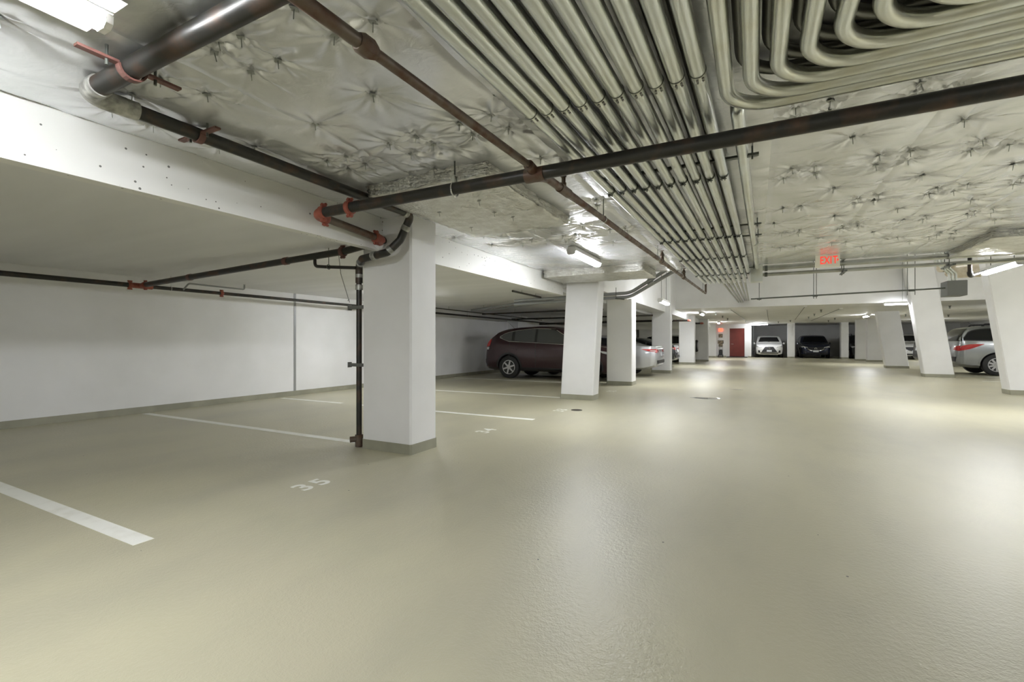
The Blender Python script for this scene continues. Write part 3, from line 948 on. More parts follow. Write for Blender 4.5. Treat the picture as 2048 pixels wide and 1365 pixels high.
# stub pipes over the stalls behind the large column
for (pts, r, m, lab) in (
        ([(-4.36, 8.37, 2.24), (-4.40, 9.85, 2.24)], 0.022, M_BLACK, 'short black pipe under the soffit behind the beam'),
        ([(-4.40, 10.2, 2.235), (-7.85, 12.3, 2.20)], 0.032, M_GREYPIPE, 'upper grey conduit over the maroon car'),
        ([(-4.40, 10.6, 2.225), (-7.75, 12.75, 2.18)], 0.032, M_GREYPIPE, 'lower grey conduit over the maroon car'),
        ([(-8.35, 8.8, 2.22), (-8.2, 18.5, 2.16)], 0.014, M_BLACK, 'thin black pipe above the wall sprinkler pipe'),
        ([(-8.25, 13.6, 2.16), (-3.9, 13.2, 2.16)], 0.022, M_BLACK, 'thin black branch pipe crossing over the maroon car'),
        ([(-3.8, 24.9, 2.30), (-3.0, 24.9, 2.30)], 0.05, M_BLACK, 'dark pipe with a red end at the far left beam'),
        ([(-3.8, 29.0, 2.30), (-2.8, 29.0, 2.30)], 0.05, M_BLACK, 'dark pipe crossing over the outside spare wheel'),
        ([(-8.9, 17.0, 2.15), (-3.3, 17.4, 2.18)], 0.03, M_BLACK, 'dark pipe crossing over the silver sedan'),
        ([(-8.9, 19.8, 2.05), (-3.3, 20.0, 2.1)], 0.045, M_BLACK, 'thick dark pipe crossing past the silver sedan')):
    o = empty('stall_pipe', pts[0])
    a, b = Vector(pts[0]), Vector(pts[1])
    dd = b - a
    part('pipe', MB().tube([(0, 0, 0), tuple(dd)], r, 14), m, o)
    hm = MB()
    for f_ in (0.3, 0.8):
        c = dd * f_
        hm.tube([tuple(c), (c.x, c.y, (2.3 if a.x < -3.85 or pts[0][1] < 20 else 2.4) - a.z)], 0.004, 6)
    part('hanger_rods', hm, M_DARKSTEEL, o)
    if 'red end' in lab or 'spare' in lab:
        part('elbow', MB().tube(fillet([tuple(dd * 0.98), tuple(dd * 1.1), tuple(dd * 1.1 + Vector((0, 0.1, 0.0)))], 0.05, 5), 0.056, 14), M_RED, o)
    tag(o, lab, 'pipe')

# black drain line: across the top left, along the beam, down the big column
t = empty('drain_line', (-3.1, 1.2, 2.5))
part('pipe', MB().tube(fillet([(0.16, -0.08, 0.0), (1.93, -0.08, 0.0), (1.93, -0.08, 0.1)], 0.07, 6), 0.047, 24), M_BLACK, t)
part('elbow', MB().tube(fillet([(0.14, -0.08, 0.0), (0.0, -0.08, 0.0), (0.0, 0.09, 0.005)], 0.10, 10), 0.052, 24), M_COUPLE, t)
part('band_coupling', MB().tube([(0.17, -0.08, 0), (0.125, -0.08, 0)], 0.054, 24), M_COUPLE, t)
part('band_coupling', MB().tube([(0.0, 0.07, 0.004), (0.0, 0.15, 0.006)], 0.051, 24), M_COUPLE, t)
run = [(0.0, 0.14, 0.006), (0.0, 2.38, 0.0)]
part('pipe', MB().tube(run, 0.041, 22), M_BLACK, t)
drop = fillet([(0.0, 2.36, 0.0), (0.0, 2.52, -0.005), (-0.13, 2.50, -0.25), (-0.24, 2.44, -0.375), (-0.66, 2.50, -0.40), (-0.93, 2.72, -0.42), (-0.93, 2.72, -0.62)], 0.06, 5)
part('offset', MB().tube(drop, 0.040, 18), M_BLACK, t)
part('riser', MB().tube([(-0.93, 2.72, -0.60), (-0.93, 2.72, -2.46)], 0.031, 18), M_BLACK, t)
for c, e, r in (((0.0, 2.40, 0), (0.0, 2.45, -0.003), 0.047), ((-0.055, 2.512, -0.11), (-0.08, 2.508, -0.155), 0.046), ((-0.21, 2.46, -0.335), (-0.24, 2.445, -0.365), 0.046),
                ((-0.42, 2.466, -0.386), (-0.48, 2.474, -0.389), 0.046), ((-0.78, 2.6, -0.41), (-0.82, 2.63, -0.412), 0.046), ((-0.93, 2.72, -0.52), (-0.93, 2.72, -0.56), 0.042),
                ((-0.93, 2.72, -0.64), (-0.93, 2.72, -0.70), 0.041)):
    part('band_coupling', MB().tube([c, e], r, 18), M_COUPLE, t)
part('cleanout', MB().tube([(-0.93, 2.72, -2.36), (-0.93, 2.72, -2.495)], 0.045, 16).tube([(-0.93, 2.72, -2.41), (-0.99, 2.64, -2.41)], 0.034, 14), M_BROWN, t)
tag(t, 'black drain pipe running along the beam and down the large column', 'pipe')

# flat-bar pipe clamps on the drain line
def riser_clamp(loc, rz, r, label, rod=True):
    t = empty('riser_clamp', loc, rz)
    mbx = MB()
    n = 12
    inner = [(math.cos(math.pi + math.pi * k / n) * (r + 0.003), math.sin(math.pi + math.pi * k / n) * (r + 0.003)) for k in range(n + 1)]
    outer = [(math.cos(math.pi + math.pi * k / n) * (r + 0.012), math.sin(math.pi + math.pi * k / n) * (r + 0.012)) for k in range(n + 1)]
    for k in range(n):
        a, b, c, e = inner[k], inner[k + 1], outer[k + 1], outer[k]
        mbx.hexa([(a[0], -0.018, a[1]), (b[0], -0.018, b[1]), (c[0], -0.018, c[1]), (e[0], -0.018, e[1])],
                 [(a[0], 0.018, a[1]), (b[0], 0.018, b[1]), (c[0], 0.018, c[1]), (e[0], 0.018, e[1])])
    part('strap', mbx, M_MAROONSTEEL, t, False)
    for s in (-1, 1):
        part('arm', MB().box((s * (r + 0.008) if s > 0 else -r - 0.16, -0.018, -0.004), ((r + 0.16) if s > 0 else -r - 0.008, 0.018, 0.008)), M_MAROONSTEEL, t, False)
        part('bolt', MB().tube([(s * (r + 0.05), 0, -0.03), (s * (r + 0.05), 0, (2.585 - loc[2]) if rod else 0.03)], 0.007, 8), M_DARKSTEEL, t)
    return tag(t, label, 'clamp', 'flat bar clamps on the drain pipe')


riser_clamp((-2.62, 1.12, 2.497), math.pi / 2, 0.047, 'large red-brown flat clamp on the black pipe below the corner lamp')
riser_clamp((-3.1, 1.68, 2.505), 0.0, 0.041, 'red-brown flat clamp on the pipe beside the pitted beam')
riser_clamp((-3.1, 3.15, 2.50), 0.0, 0.041, 'red-brown flat clamp behind the black main near the large column')
for z, lab in ((2.06, 'upper'), (0.0, '')):
    pass
for z, lab in ((1.60, 'small steel bracket on the drain riser at pipe height'), (0.94, 'small steel bracket low on the drain riser')):
    o = MB().box((-4.17, 3.885, z - 0.018), (-3.945, 3.925, z + 0.018)).box((-4.17, 3.88, z - 0.03), (-4.155, 3.93, z + 0.03)).build('riser_bracket', M_BOX)
    tag(o, lab, 'bracket')
o = MB().tube([(-4.30, 3.86, 2.28), (-4.27, 3.87, 2.0), (-4.16, 3.9, 1.66)], 0.003, 6).tube(
    [(-4.16, 3.9, 1.66), (-4.17, 3.9, 1.70), (-4.19, 3.9, 1.68)], 0.003, 6).build('tie_wire', M_DARKSTEEL, None, True)
tag(o, 'thin wire hanging beside the drain riser', 'wire')

# rusty sprinkler branch running away beside the conduits
t = empty('sprinkler_branch', (-1.33, 2.89, 2.38))


def bl(y):
    return (0.03 * (y - 2.89), y - 2.89, 0.0)


part('pipe', MB().tube([bl(-1.5), bl(1.42)], 0.028, 18), M_BROWN, t)
part('pipe', MB().tube([bl(1.42), bl(2.84)], 0.023, 18), M_BROWN, t)
part('pipe', MB().tube([bl(2.94), bl(3.70)], 0.029, 16), M_BROWN, t)
part('pipe', MB().tube([bl(3.70), bl(4.5), bl(8.2)], 0.028, 16), M_BROWN, t)
part('pipe', MB().tube(fillet([bl(8.2), bl(12.1), (0.03 * 9.2, 9.21, 0.26)], 0.05, 5), 0.025, 14), M_BROWN, t)
part('coupling', MB().tube([bl(1.33), bl(1.345), bl(1.395), bl(1.425)], [0.034, 0.041, 0.041, 0.029], 8), M_BROWN, t)
part('tee', MB().tube([bl(3.30), bl(3.48)], 0.036, 16).tube([(bl(3.38)[0], bl(3.38)[1], 0), (bl(3.38)[0], bl(3.38)[1], 0.055)], 0.022, 12), M_BROWN, t)
part('nipple', MB().tube([(bl(3.38)[0], bl(3.38)[1], 0.05), (bl(3.38)[0], bl(3.38)[1], 0.115)], 0.016, 10).tube([(bl(3.38)[0], bl(3.38)[1], 0.10), (bl(3.38)[0], bl(3.38)[1], 0.15)], 0.024, 10), M_BROWN, t)
for yy in (7.05, 8.95):
    b = bl(yy)
    part('fitting', MB().tube([(b[0], b[1] - 0.06, 0), (b[0], b[1] + 0.06, 0)], 0.037, 14).tube([(b[0], b[1], 0), (b[0], b[1], 0.07)], 0.026, 10), M_BROWN, t)
    part('sprinkler_head', MB().tube([(b[0], b[1], 0.06), (b[0], b[1], 0.085), (b[0], b[1], 0.09), (b[0], b[1], 0.13), (b[0], b[1], 0.155)], [0.024, 0.026, 0.036, 0.020, 0.007], 10)
         .tube([(b[0], b[1], 0.155), (b[0], b[1], 0.162)], 0.032, 12), M_BROWN, t)
tag(t, 'rusty brown sprinkler pipe running away under the foil ceiling', 'pipe')
for yy, ztop, lab in ((4.35, 2.57, 'loose wire ring hanger on the rusty pipe past its tee'), (6.75, 2.57, 'rod hanger before the first brass sprinkler on the rusty pipe'),
                      (8.7, 2.57, 'rod hanger before the second sprinkler on the rusty pipe'), (11.6, HIGHZ, 'rod hanger at the end of the rusty pipe')):
    t = empty('pipe_hanger', (-1.33 + 0.03 * (yy - 2.89), yy, 2.38))
    part('ring', MB().torus((0, 0, 0.0), (0, 1, 0), 0.032, 0.0035, 18, 5), M_GALV, t)
    part('rod', MB().tube([(0, 0, 0.03), (0, 0, ztop - 2.38)], 0.0045, 6), M_DARKSTEEL, t)
    tag(t, lab, 'hanger')

# two grey conduits coming down from the ceiling edge behind the leaning column
for k, lab in enumerate(('upper', 'lower')):
    zz = -0.085 * k
    p = fillet([(-1.25 + 0.1 * k, 9.75, 2.86 + zz), (-1.62 + 0.06 * k, 9.82, 2.66 + zz), (-2.35, 9.92, 2.25 + zz), (-5.2, 10.1, 2.21 + zz)], 0.5, 10)
    t = empty('grey_conduit', (0, 0, 0))
    part('conduit', MB().tube(p, 0.036, 18), M_GREYPIPE, t)
    a, b = Vector(p[4]), Vector(p[6])
    c = Vector((-1.90, 9.855, 2.505 + zz))
    dr = Vector((-0.73, 0.1, -0.41)).normalized()
    part('coupling', MB().tube([tuple(c - dr * 0.07), tuple(c + dr * 0.07)], 0.046, 18), M_GREYPIPE, t)
    if k == 1:
        part('clamp', MB().box((-2.66, 9.86, 2.13), (-2.63, 10.02, 2.145)).tube([(-2.645, 9.88, 2.14), (-2.645, 9.88, 2.375)], 0.006, 6).tube([(-2.64, 9.88, 2.14), (-2.45, 9.82, 2.11)], 0.013, 6), M_DARKSTEEL, t, False)
    tag(t, '%s of two grey conduits curving down behind the leaning left column' % lab, 'conduit')

# ------------------------------------------------------------------ exit sign, conduits and box of the right side
t = empty('exit_sign', (1.0, 8.70, 2.475))
part('sign_body', MB().box((-0.16, -0.025, -0.105), (0.16, 0.025, 0.105)), M_SIGN, t, False, 0.006)
RX = Matrix.Rotation(math.pi / 2, 4, 'X')
for k, ch in enumerate('EXIT'):
    text_mesh('letter', ch, 0.165, M_REDLETTER, t, 0.002, Matrix.Translation((-0.075 + (0.0, 0.065, 0.118, 0.172)[k], -0.027, -0.003)) @ RX @ Matrix.Scale(0.62, 4, (1, 0, 0)))
part('arrow', MB().hexa([(0.122, -0.029, 0.025), (0.145, -0.029, 0.0), (0.122, -0.029, -0.025)], [(0.122, -0.026, 0.025), (0.145, -0.026, 0.0), (0.122, -0.026, -0.025)]), M_REDLETTER, t, False)
part('top_lamp', MB().box((-0.09, -0.018, 0.1055), (0.09, 0.018, 0.108)), M_REDGLOW, t, False)
part('stem', MB().tube([(0.05, 0, 0.10), (0.05, 0, 0.115)], 0.012, 10), M_DARKSTEEL, t)
tag(t, 'red letter EXIT sign hanging from the foil ceiling', 'sign')

for k, (y, z, r, x1, lab) in enumerate(((9.32, 2.50, 0.037, 6.4, 'upper thick conduit behind the exit sign'),
                                        (9.42, 2.405, 0.030, 5.6, 'lower thick conduit behind the exit sign'),
                                        (9.50, 2.555, 0.020, 6.4, 'thin top conduit behind the exit sign'))):
    t = empty('cross_conduit', (0.12, y, z))
    p = fillet([(0.0, 0, 0), (3.4, 0, 0.0), (4.0, -0.05, 0.07), (x1, -0.05, 0.1)], 0.4, 6)
    part('conduit', MB().tube(p, r, 16), M_GALVM, t)
    part('locknut', MB().tube([(0.03, 0, 0), (0.075, 0, 0)], r * 1.35, 8), M_DARKSTEEL, t)
    tag(t, lab, 'conduit', 'conduits crossing to the right')
for x in (1.30, 2.62):
    t = empty('strut_bracket', (x, 9.4, 2.45))
    part('channel', MB().box((-0.02, -0.25, -0.10), (0.02, 0.25, -0.08)).box((-0.02, -0.25, 0.115), (0.02, 0.25, 0.13)), M_DARKSTEEL, t, False)
    for yy in (-0.05, 0.15):
        part('rod', MB().tube([(0, yy, -0.12), (0, yy, HIGHZ - 2.45)], 0.006, 6), M_DARKSTEEL, t)
    tag(t, 'strut bracket near the exit sign' if x < 2 else 'strut bracket far right of the exit sign', 'bracket')
t = empty('junction_box', (0.03, 9.35, 2.44))
part('box_body', MB().box((-0.10, -0.09, -0.17), (0.09, 0.12, 0.13)), M_GALV, t, False, 0.004)
part('cover', MB().box((-0.095, -0.095, -0.165), (0.085, -0.09, 0.125)), M_GALV2, t, False)
tag(t, 'grey pull box where the crossing conduits meet the bank', 'box')

t = empty('thin_conduit_run', (-0.1, 14.0, 2.36))
part('conduit', MB().tube([(0, 0, 0), (4.0, 0, 0.08)], 0.019, 12), M_DARKSTEEL, t)
for x in (0.2, 1.42, 1.48, 3.28, 3.42):
    part('rod', MB().tube([(x, 0.02, -0.05), (x, 0.02, HIGHZ - 2.36)], 0.008, 6), M_DARKSTEEL, t)
for x in (0.2, 1.45, 3.35):
    part('clamp', MB().box((x - 0.05, -0.03, -0.035 + x * 0.02), (x + 0.05, 0.03, -0.02 + x * 0.02)), M_DARKSTEEL, t, False)
tag(t, 'thin dark conduit run hung on rods below the bulkhead', 'conduit')
t = empty('pull_box', (4.05, 14.05, 2.43))
part('box_body', MB().box((-0.2, -0.2, -0.18), (0.14, 0.25, 0.16)), M_BOX, t, False, 0.006)
for k in range(3):
    part('conduit', MB().tube(fillet([(-0.12 + 0.06 * k, 0.0, 0.15), (-0.12 + 0.06 * k, 0.0, 0.34), (-0.36 + 0.06 * k, 0.0, 0.62), (-0.36 + 0.06 * k, 0, 1.8)], 0.08, 5), 0.024, 12), M_GALV, t)
tag(t, 'dark square pull box hung beside the leaning grey-white column', 'box')

t = empty('wrapped_duct', (4.75, 15.6, 2.98))
part('duct', MB().tube([(-0.35, 0.2, 0.0), (-0.3, 0.1, 0.0), (0.22, -0.15, 0.0), (0.26, -0.17, 0.0)], [0.09, 0.15, 0.17, 0.12], 18), M_CREAM, t)
part('duct', MB().tube([(-0.55, 0.0, 0.12), (-0.1, 0.3, 0.16)], 0.11, 16), M_CREAM, t)
part('hanger', MB().tube([(0.0, 0.0, 0.1), (0.0, 0.0, HIGHZ - 2.98)], 0.01, 6), M_DARKSTEEL, t)
tag(t, 'cream wrapped duct stub above the right columns', 'duct')
t = empty('black_offset_pipe', (3.02, 9.9, 2.42))
part('pipe', MB().tube(fillet([(0, 0, HIGHZ - 2.42), (0, 0, -0.17), (0.31, 0.38, -0.06)], 0.05, 5), 0.028, 14), M_BLACK, t)
part('elbow', MB().tube(fillet([(0, 0, -0.10), (0, 0, -0.17), (0.06, 0.08, -0.145)], 0.04, 5), 0.036, 14), M_BLACK, t)
tag(t, 'black elbow pipe left of the hanging right tube lamp', 'pipe')

# ------------------------------------------------------------------ far ceiling: sprinkler drops and surface conduits
SPR = [(-1.7, 24.85), (-1.58, 28.03), (-1.47, 30.95), (2.61, 24.74), (2.69, 28.2), (2.71, 31.3), (4.22, 33.5), (-0.54, 35.2), (1.45, 37.4), (2.07, 35.7), (4.29, 36.8), (6.85, 24.4), (9.07, 32.5), (6.94, 30.9)]
SPR_L = ['nearest drop of the left row by the far lamp', 'second drop of the left row', 'third drop of the left row', 'nearest drop of the right row', 'second drop of the right row',
         'third drop of the right row', 'drop left of the lamp at the farther leaning column', 'drop above the red door side of the lane', 'drop above the white crossover',
         'drop above the pier by the white crossover', 'drop above the dark blue crossover', 'drop right of the leaning grey-white column', 'drop above the silver car on the right', 'drop above the white parked car']
for (x, y), lab in zip(SPR, SPR_L):
    t = empty('ceiling_sprinkler', (x, y, LOWZ))
    part('escutcheon', MB().lathe([(0.005, 0.0), (0.055, 0.0), (0.05, -0.012), (0.02, -0.035), (0.005, -0.036)], seg=14), M_DARKSTEEL, t)
    part('head', MB().tube([(0, 0, -0.03), (0, 0, -0.10)], 0.016, 8).tube([(0, 0, -0.10), (0, 0, -0.11)], 0.035, 10).box((-0.03, -0.004, -0.1), (-0.024, 0.004, -0.03)).box((0.024, -0.004, -0.1), (0.03, 0.004, -0.03)), M_DARKSTEEL, t)
    tag(t, 'dark sprinkler, ' + lab, 'sprinkler', 'sprinklers of the far ceiling')
for (a, b), lab in zip([((-0.97, 22.4), (-0.49, 34.1)), ((0.46, 23.1), (0.80, 35.6)), ((1.78, 21.9), (2.27, 34.8)), ((3.23, 23.9), (3.32, 36.9))],
                       ('leftmost', 'second from left', 'third from left', 'rightmost')):
    t = empty('surface_conduit', (a[0], a[1], LOWZ - 0.012))
    part('conduit', MB().tube([(0, 0, 0), (b[0] - a[0], b[1] - a[1], 0)], 0.012, 8), M_DARKSTEEL, t)
    part('end_box', MB().box((-0.05, -0.05, -0.03), (0.05, 0.05, 0.012)), M_HOUSING, t, False)
    tag(t, 'thin surface conduit on the far ceiling, ' + lab, 'conduit')

# signs and cart by the red door
t = empty('exit_sign', (-2.45, FY - 0.02, 2.2))
part('sign_body', MB().box((-0.15, -0.02, -0.12), (0.15, 0.02, 0.12)), M_REDGLOW, t, False)
part('frame', MB().box((-0.17, -0.015, 0.12), (0.17, 0.02, 0.14)), M_HOUSING, t, False)
tag(t, 'small glowing red sign beside the red door', 'sign')
for z, h_, w_, lab in ((1.72, 0.13, 0.13, 'upper small square notice beside the red door'), (1.22, 0.12, 0.2, 'wide brown notice beside the red door'), (0.98, 0.13, 0.14, 'lower small dark notice beside the red door')):
    t = empty('notice', (-2.45, FY - 0.01, z))
    part('panel', MB().box((-w_, -0.01, -h_), (w_, 0.01, h_)), M_NOTICE, t, False)
    part('frame', MB().box((-w_ - 0.012, -0.006, -h_ - 0.012), (w_ + 0.012, 0.009, h_ + 0.012)), M_PLASTIC, t, False)
    tag(t, lab, 'sign')
t = empty('folded_cart', (-2.43, FY - 0.3, 0))
for s in (-1, 1):
    part('wheel', MB().lathe([(0.01, -0.02), (0.10, -0.02), (0.11, 0.0), (0.10, 0.02), (0.01, 0.02)], (s * 0.16, 0.0, 0.11), 'x', 16), M_DARK, t)
    part('side_rail', MB().tube(fillet([(s * 0.13, 0.02, 0.11), (s * 0.14, 0.10, 0.62), (s * 0.04, 0.22, 0.92)], 0.05, 4), 0.016, 8), M_CHROME, t)
part('bag', MB().hexa([(-0.14, -0.1, 0.16), (0.14, -0.1, 0.16), (0.14, 0.1, 0.16), (-0.14, 0.1, 0.16)], [(-0.10, -0.02, 0.62), (0.10, -0.02, 0.62), (0.10, 0.14, 0.62), (-0.10, 0.14, 0.62)]), M_DARK, t, False, 0.02)
part('axle', MB().tube([(-0.18, 0, 0.11), (0.18, 0, 0.11)], 0.012, 8), M_CHROME, t)
tag(t, 'small dark wheeled cart left of the red door', 'cart')
t = empty('meter_pipe', (-0.13, 43.5, 0))
part('pipe', MB().tube([(0, 0, 0.0), (0, 0, 2.64)], 0.05, 12), M_GREYPIPE, t)
part('valve', MB().tube([(0, -0.12, 0.55), (0, 0.1, 0.55)], 0.11, 12).tube([(0, -0.04, 1.3), (0, 0.1, 1.3)], 0.09, 12), M_GREYPIPE, t)
tag(t, 'grey standpipe in the dark beside the white crossover', 'pipe')


# ------------------------------------------------------------------ cars
def smooth_interp(pts, xs, k=5):
    p = np.array(pts, float)
    y = np.interp(xs, p[:, 0], p[:, 1])
    ker = np.array([1, 2, 3, 2, 1.0])
    ker /= ker.sum()
    yp = np.pad(y, 2, mode='edge')
    y2 = np.convolve(yp, ker, mode='valid')
    return y2


SUV = dict(
    top=[(-2.27, .58), (-2.255, .80), (-2.22, 1.0), (-2.12, 1.14), (-1.95, 1.32), (-1.72, 1.49), (-1.45, 1.57), (-1.0, 1.625), (-.4, 1.65), (0.05, 1.63), (.38, 1.57),
         (1.10, 1.12), (1.25, 1.07), (1.6, 1.03), (1.95, .95), (2.13, .84), (2.2, .68), (2.24, .55)],
    belt=[(-2.27, .55), (-2.15, 1.05), (-1.8, 1.16), (-1.0, 1.13), (.9, 1.03), (1.3, .97), (1.95, .90), (2.13, .80), (2.24, .52)],
    wid=[(-2.27, .62), (-2.22, .78), (-2.1, .87), (-1.8, .905), (0, .91), (1.5, .905), (1.9, .86), (2.1, .76), (2.2, .62), (2.24, .5)],
    bot=[(-2.27, .42), (-2.2, .30), (-1.9, .24), (1.9, .22), (2.18, .24), (2.24, .40)],
    wb=2.62, wr=.355, H=1.65)
SEDAN = dict(
    top=[(-2.44, .60), (-2.42, .88), (-2.40, 1.03), (-2.33, 1.07), (-2.1, 1.06), (-1.85, 1.075), (-1.6, 1.15), (-.95, 1.39), (-.5, 1.44), (0.0, 1.44), (.35, 1.39),
         (1.15, 1.02), (1.3, .98), (1.8, .92), (2.1, .84), (2.3, .72), (2.38, .60), (2.42, .5)],
    belt=[(-2.44, .58), (-2.40, .97), (-2.2, 1.0), (-1.4, .99), (.9, .93), (1.3, .90), (1.8, .86), (2.2, .74), (2.42, .48)],
    wid=[(-2.44, .60), (-2.40, .74), (-2.25, .85), (-1.9, .905), (0, .92), (1.5, .91), (2.0, .85), (2.25, .74), (2.38, .58), (2.42, .45)],
    bot=[(-2.44, .48), (-2.38, .36), (-2.0, .25), (2.0, .2), (2.3, .22), (2.42, .38)],
    wb=2.62, wr=.335, H=1.44)


BOX = dict(SUV)
BOX['top'] = [(-2.27, .58), (-2.262, .90), (-2.24, 1.08), (-2.16, 1.28), (-2.04, 1.50), (-1.92, 1.585), (-1.6, 1.63), (-.6, 1.66), (0.05, 1.64), (.38, 1.57),
              (1.10, 1.12), (1.25, 1.07), (1.6, 1.03), (1.95, .95), (2.13, .84), (2.2, .68), (2.24, .55)]


class CarShape:
    def __init__(self, S):
        x0, x1 = S['top'][0][0], S['top'][-1][0]
        xs = np.concatenate([np.linspace(x0, x0 + .5, 26)[:-1], np.linspace(x0 + .5, x1 - .5, 70)[:-1], np.linspace(x1 - .5, x1, 26)])
        self.xs = xs
        top = smooth_interp(S['top'], xs)
        belt = np.minimum(smooth_interp(S['belt'], xs), top - 0.03)
        w = smooth_interp(S['wid'], xs)
        bot = np.minimum(smooth_interp(S['bot'], xs), belt - 0.03)
        V = []
        half = []
        for i, x in enumerate(xs):
            zt, zb, ww, zs = top[i], belt[i], w[i], bot[i]
            g = zt - zb
            hb = zb - zs
            e = ww * .965
            rw = max(e - .30 * g, .2)
            h = [(0, zs), (.8 * ww, zs), (.95 * ww, zs + .1 * hb), (.985 * ww, zs + .3 * hb), (ww, zs + .55 * hb), (.995 * ww, zs + .82 * hb), (e, zb),
                 (e - .15 * g, zb + .5 * g), (e - .27 * g, zb + .88 * g), (rw - min(.06, g), zb + .975 * g), (.5 * rw, zt + .004), (0, zt + .010)]
            half.append(h)
        n = len(half[0])
        ring = 2 * n - 2
        for i, x in enumerate(xs):
            h = half[i]
            for (y, z) in h:
                V.append((x, y, z))
            for (y, z) in reversed(h[1:-1]):
                V.append((x, -y, z))
        F = []
        for i in range(len(xs) - 1):
            for k in range(ring):
                k2 = (k + 1) % ring
                F.append((i * ring + k, i * ring + k2, (i + 1) * ring + k2, (i + 1) * ring + k))
        F.append(tuple(range(ring)))
        F.append(tuple((len(xs) - 1) * ring + k for k in reversed(range(ring))))
        self.V, self.F = V, F
        self.bvh = BVHTree.FromPolygons([Vector(v) for v in V], F)

    def hit(self, plane, a, b, off):
        if plane == 'L':
            o, dr = Vector((a, 4, b)), Vector((0, -1, 0))
        elif plane == 'R':
            o, dr = Vector((a, -4, b)), Vector((0, 1, 0))
        elif plane == 'F':
            o, dr = Vector((6, a, b)), Vector((-1, 0, 0))
        elif plane == 'B':
            o, dr = Vector((-6, a, b)), Vector((1, 0, 0))
        else:
            o, dr = Vector((a, b, 5)), Vector((0, 0, -1))
        loc, nrm, _, _ = self.bvh.ray_cast(o, dr)
        if loc is None:
            loc, nrm, _, _ = self.bvh.find_nearest(o + dr * 4.0)
        if nrm.dot(dr) > 0:
            nrm = -nrm
        return loc - dr * off * 0.5 + nrm * off * 0.5


SHAPES = {}


def resample(pts, n):
    p = np.array(pts, float)
    s = np.concatenate([[0], np.cumsum(np.hypot(np.diff(p[:, 0]), np.diff(p[:, 1])))])
    t = np.linspace(0, s[-1], n)
    return np.stack([np.interp(t, s, p[:, 0]), np.interp(t, s, p[:, 1])], 1)


def panel(cs, plane, lower, upper, off, n=14, m=5, thick=0.012):
    lo, up = resample(lower, n), resample(upper, n)
    V, F = [], []
    for lay in (off, off - thick):
        for j in range(m):
            f = j / (m - 1)
            for i in range(n):
                p = lo[i] * (1 - f) + up[i] * f
                V.append(tuple(cs.hit(plane, float(p[0]), float(p[1]), lay)))
    N = n * m

    def q(l, i, j):
        return l * N + j * n + i
    for j in range(m - 1):
        for i in range(n - 1):
            F.append((q(0, i, j), q(0, i + 1, j), q(0, i + 1, j + 1), q(0, i, j + 1)))
            F.append((q(1, i, j), q(1, i, j + 1), q(1, i + 1, j + 1), q(1, i + 1, j)))
    for i in range(n - 1):
        F.append((q(0, i, 0), q(1, i, 0), q(1, i + 1, 0), q(0, i + 1, 0)))
        F.append((q(0, i, m - 1), q(0, i + 1, m - 1), q(1, i + 1, m - 1), q(1, i, m - 1)))
    for j in range(m - 1):
        F.append((q(0, 0, j), q(0, 0, j + 1), q(1, 0, j + 1), q(1, 0, j)))
        F.append((q(0, n - 1, j), q(1, n - 1, j), q(1, n - 1, j + 1), q(0, n - 1, j + 1)))
    mb = MB()
    mb.v, mb.f = V, F
    return mb


def wheel(parent, x, y, r, s, rim_mat, spokes):
    t = MB().lathe([(r * .62, -.095), (r * .90, -.105), (r * .985, -.085), (r, -.05), (r, .05), (r * .985, .085), (r * .90, .105), (r * .62, .095)], (0, 0, 0), 'y', 36)
    w = part('wheel', t, M_DARK, parent)
    w.location = (x, y, r)
    yo = s * .085
    rm = MB().torus((0, yo, 0), (0, 1, 0), r * .60, .018, 30, 6)
    rm.lathe([(.001, -.02), (.055, -.02), (.055, .02), (.001, .02)], (0, yo, 0), 'y', 16)
    for k in range(spokes):
        a = 2 * math.pi * k / spokes + .3
        d_ = Vector((math.cos(a), 0, math.sin(a)))
        e_ = Vector((-math.sin(a), 0, math.cos(a)))
        p0, p1 = d_ * .04, d_ * (r * .60)
        lo = [p0 - e_ * .03, p0 + e_ * .03, p1 + e_ * .024, p1 - e_ * .024]
        rm.hexa([(v.x, yo - .012, v.z) for v in lo], [(v.x, yo + .014, v.z) for v in lo])
    part('rim', rm, rim_mat, w)
    part('brake_disc', MB().lathe([(.001, -.004), (r * .55, -.004), (r * .55, .004), (.001, .004)], (0, s * .03, 0), 'y', 24), M_DARKSTEEL, w)
    return w


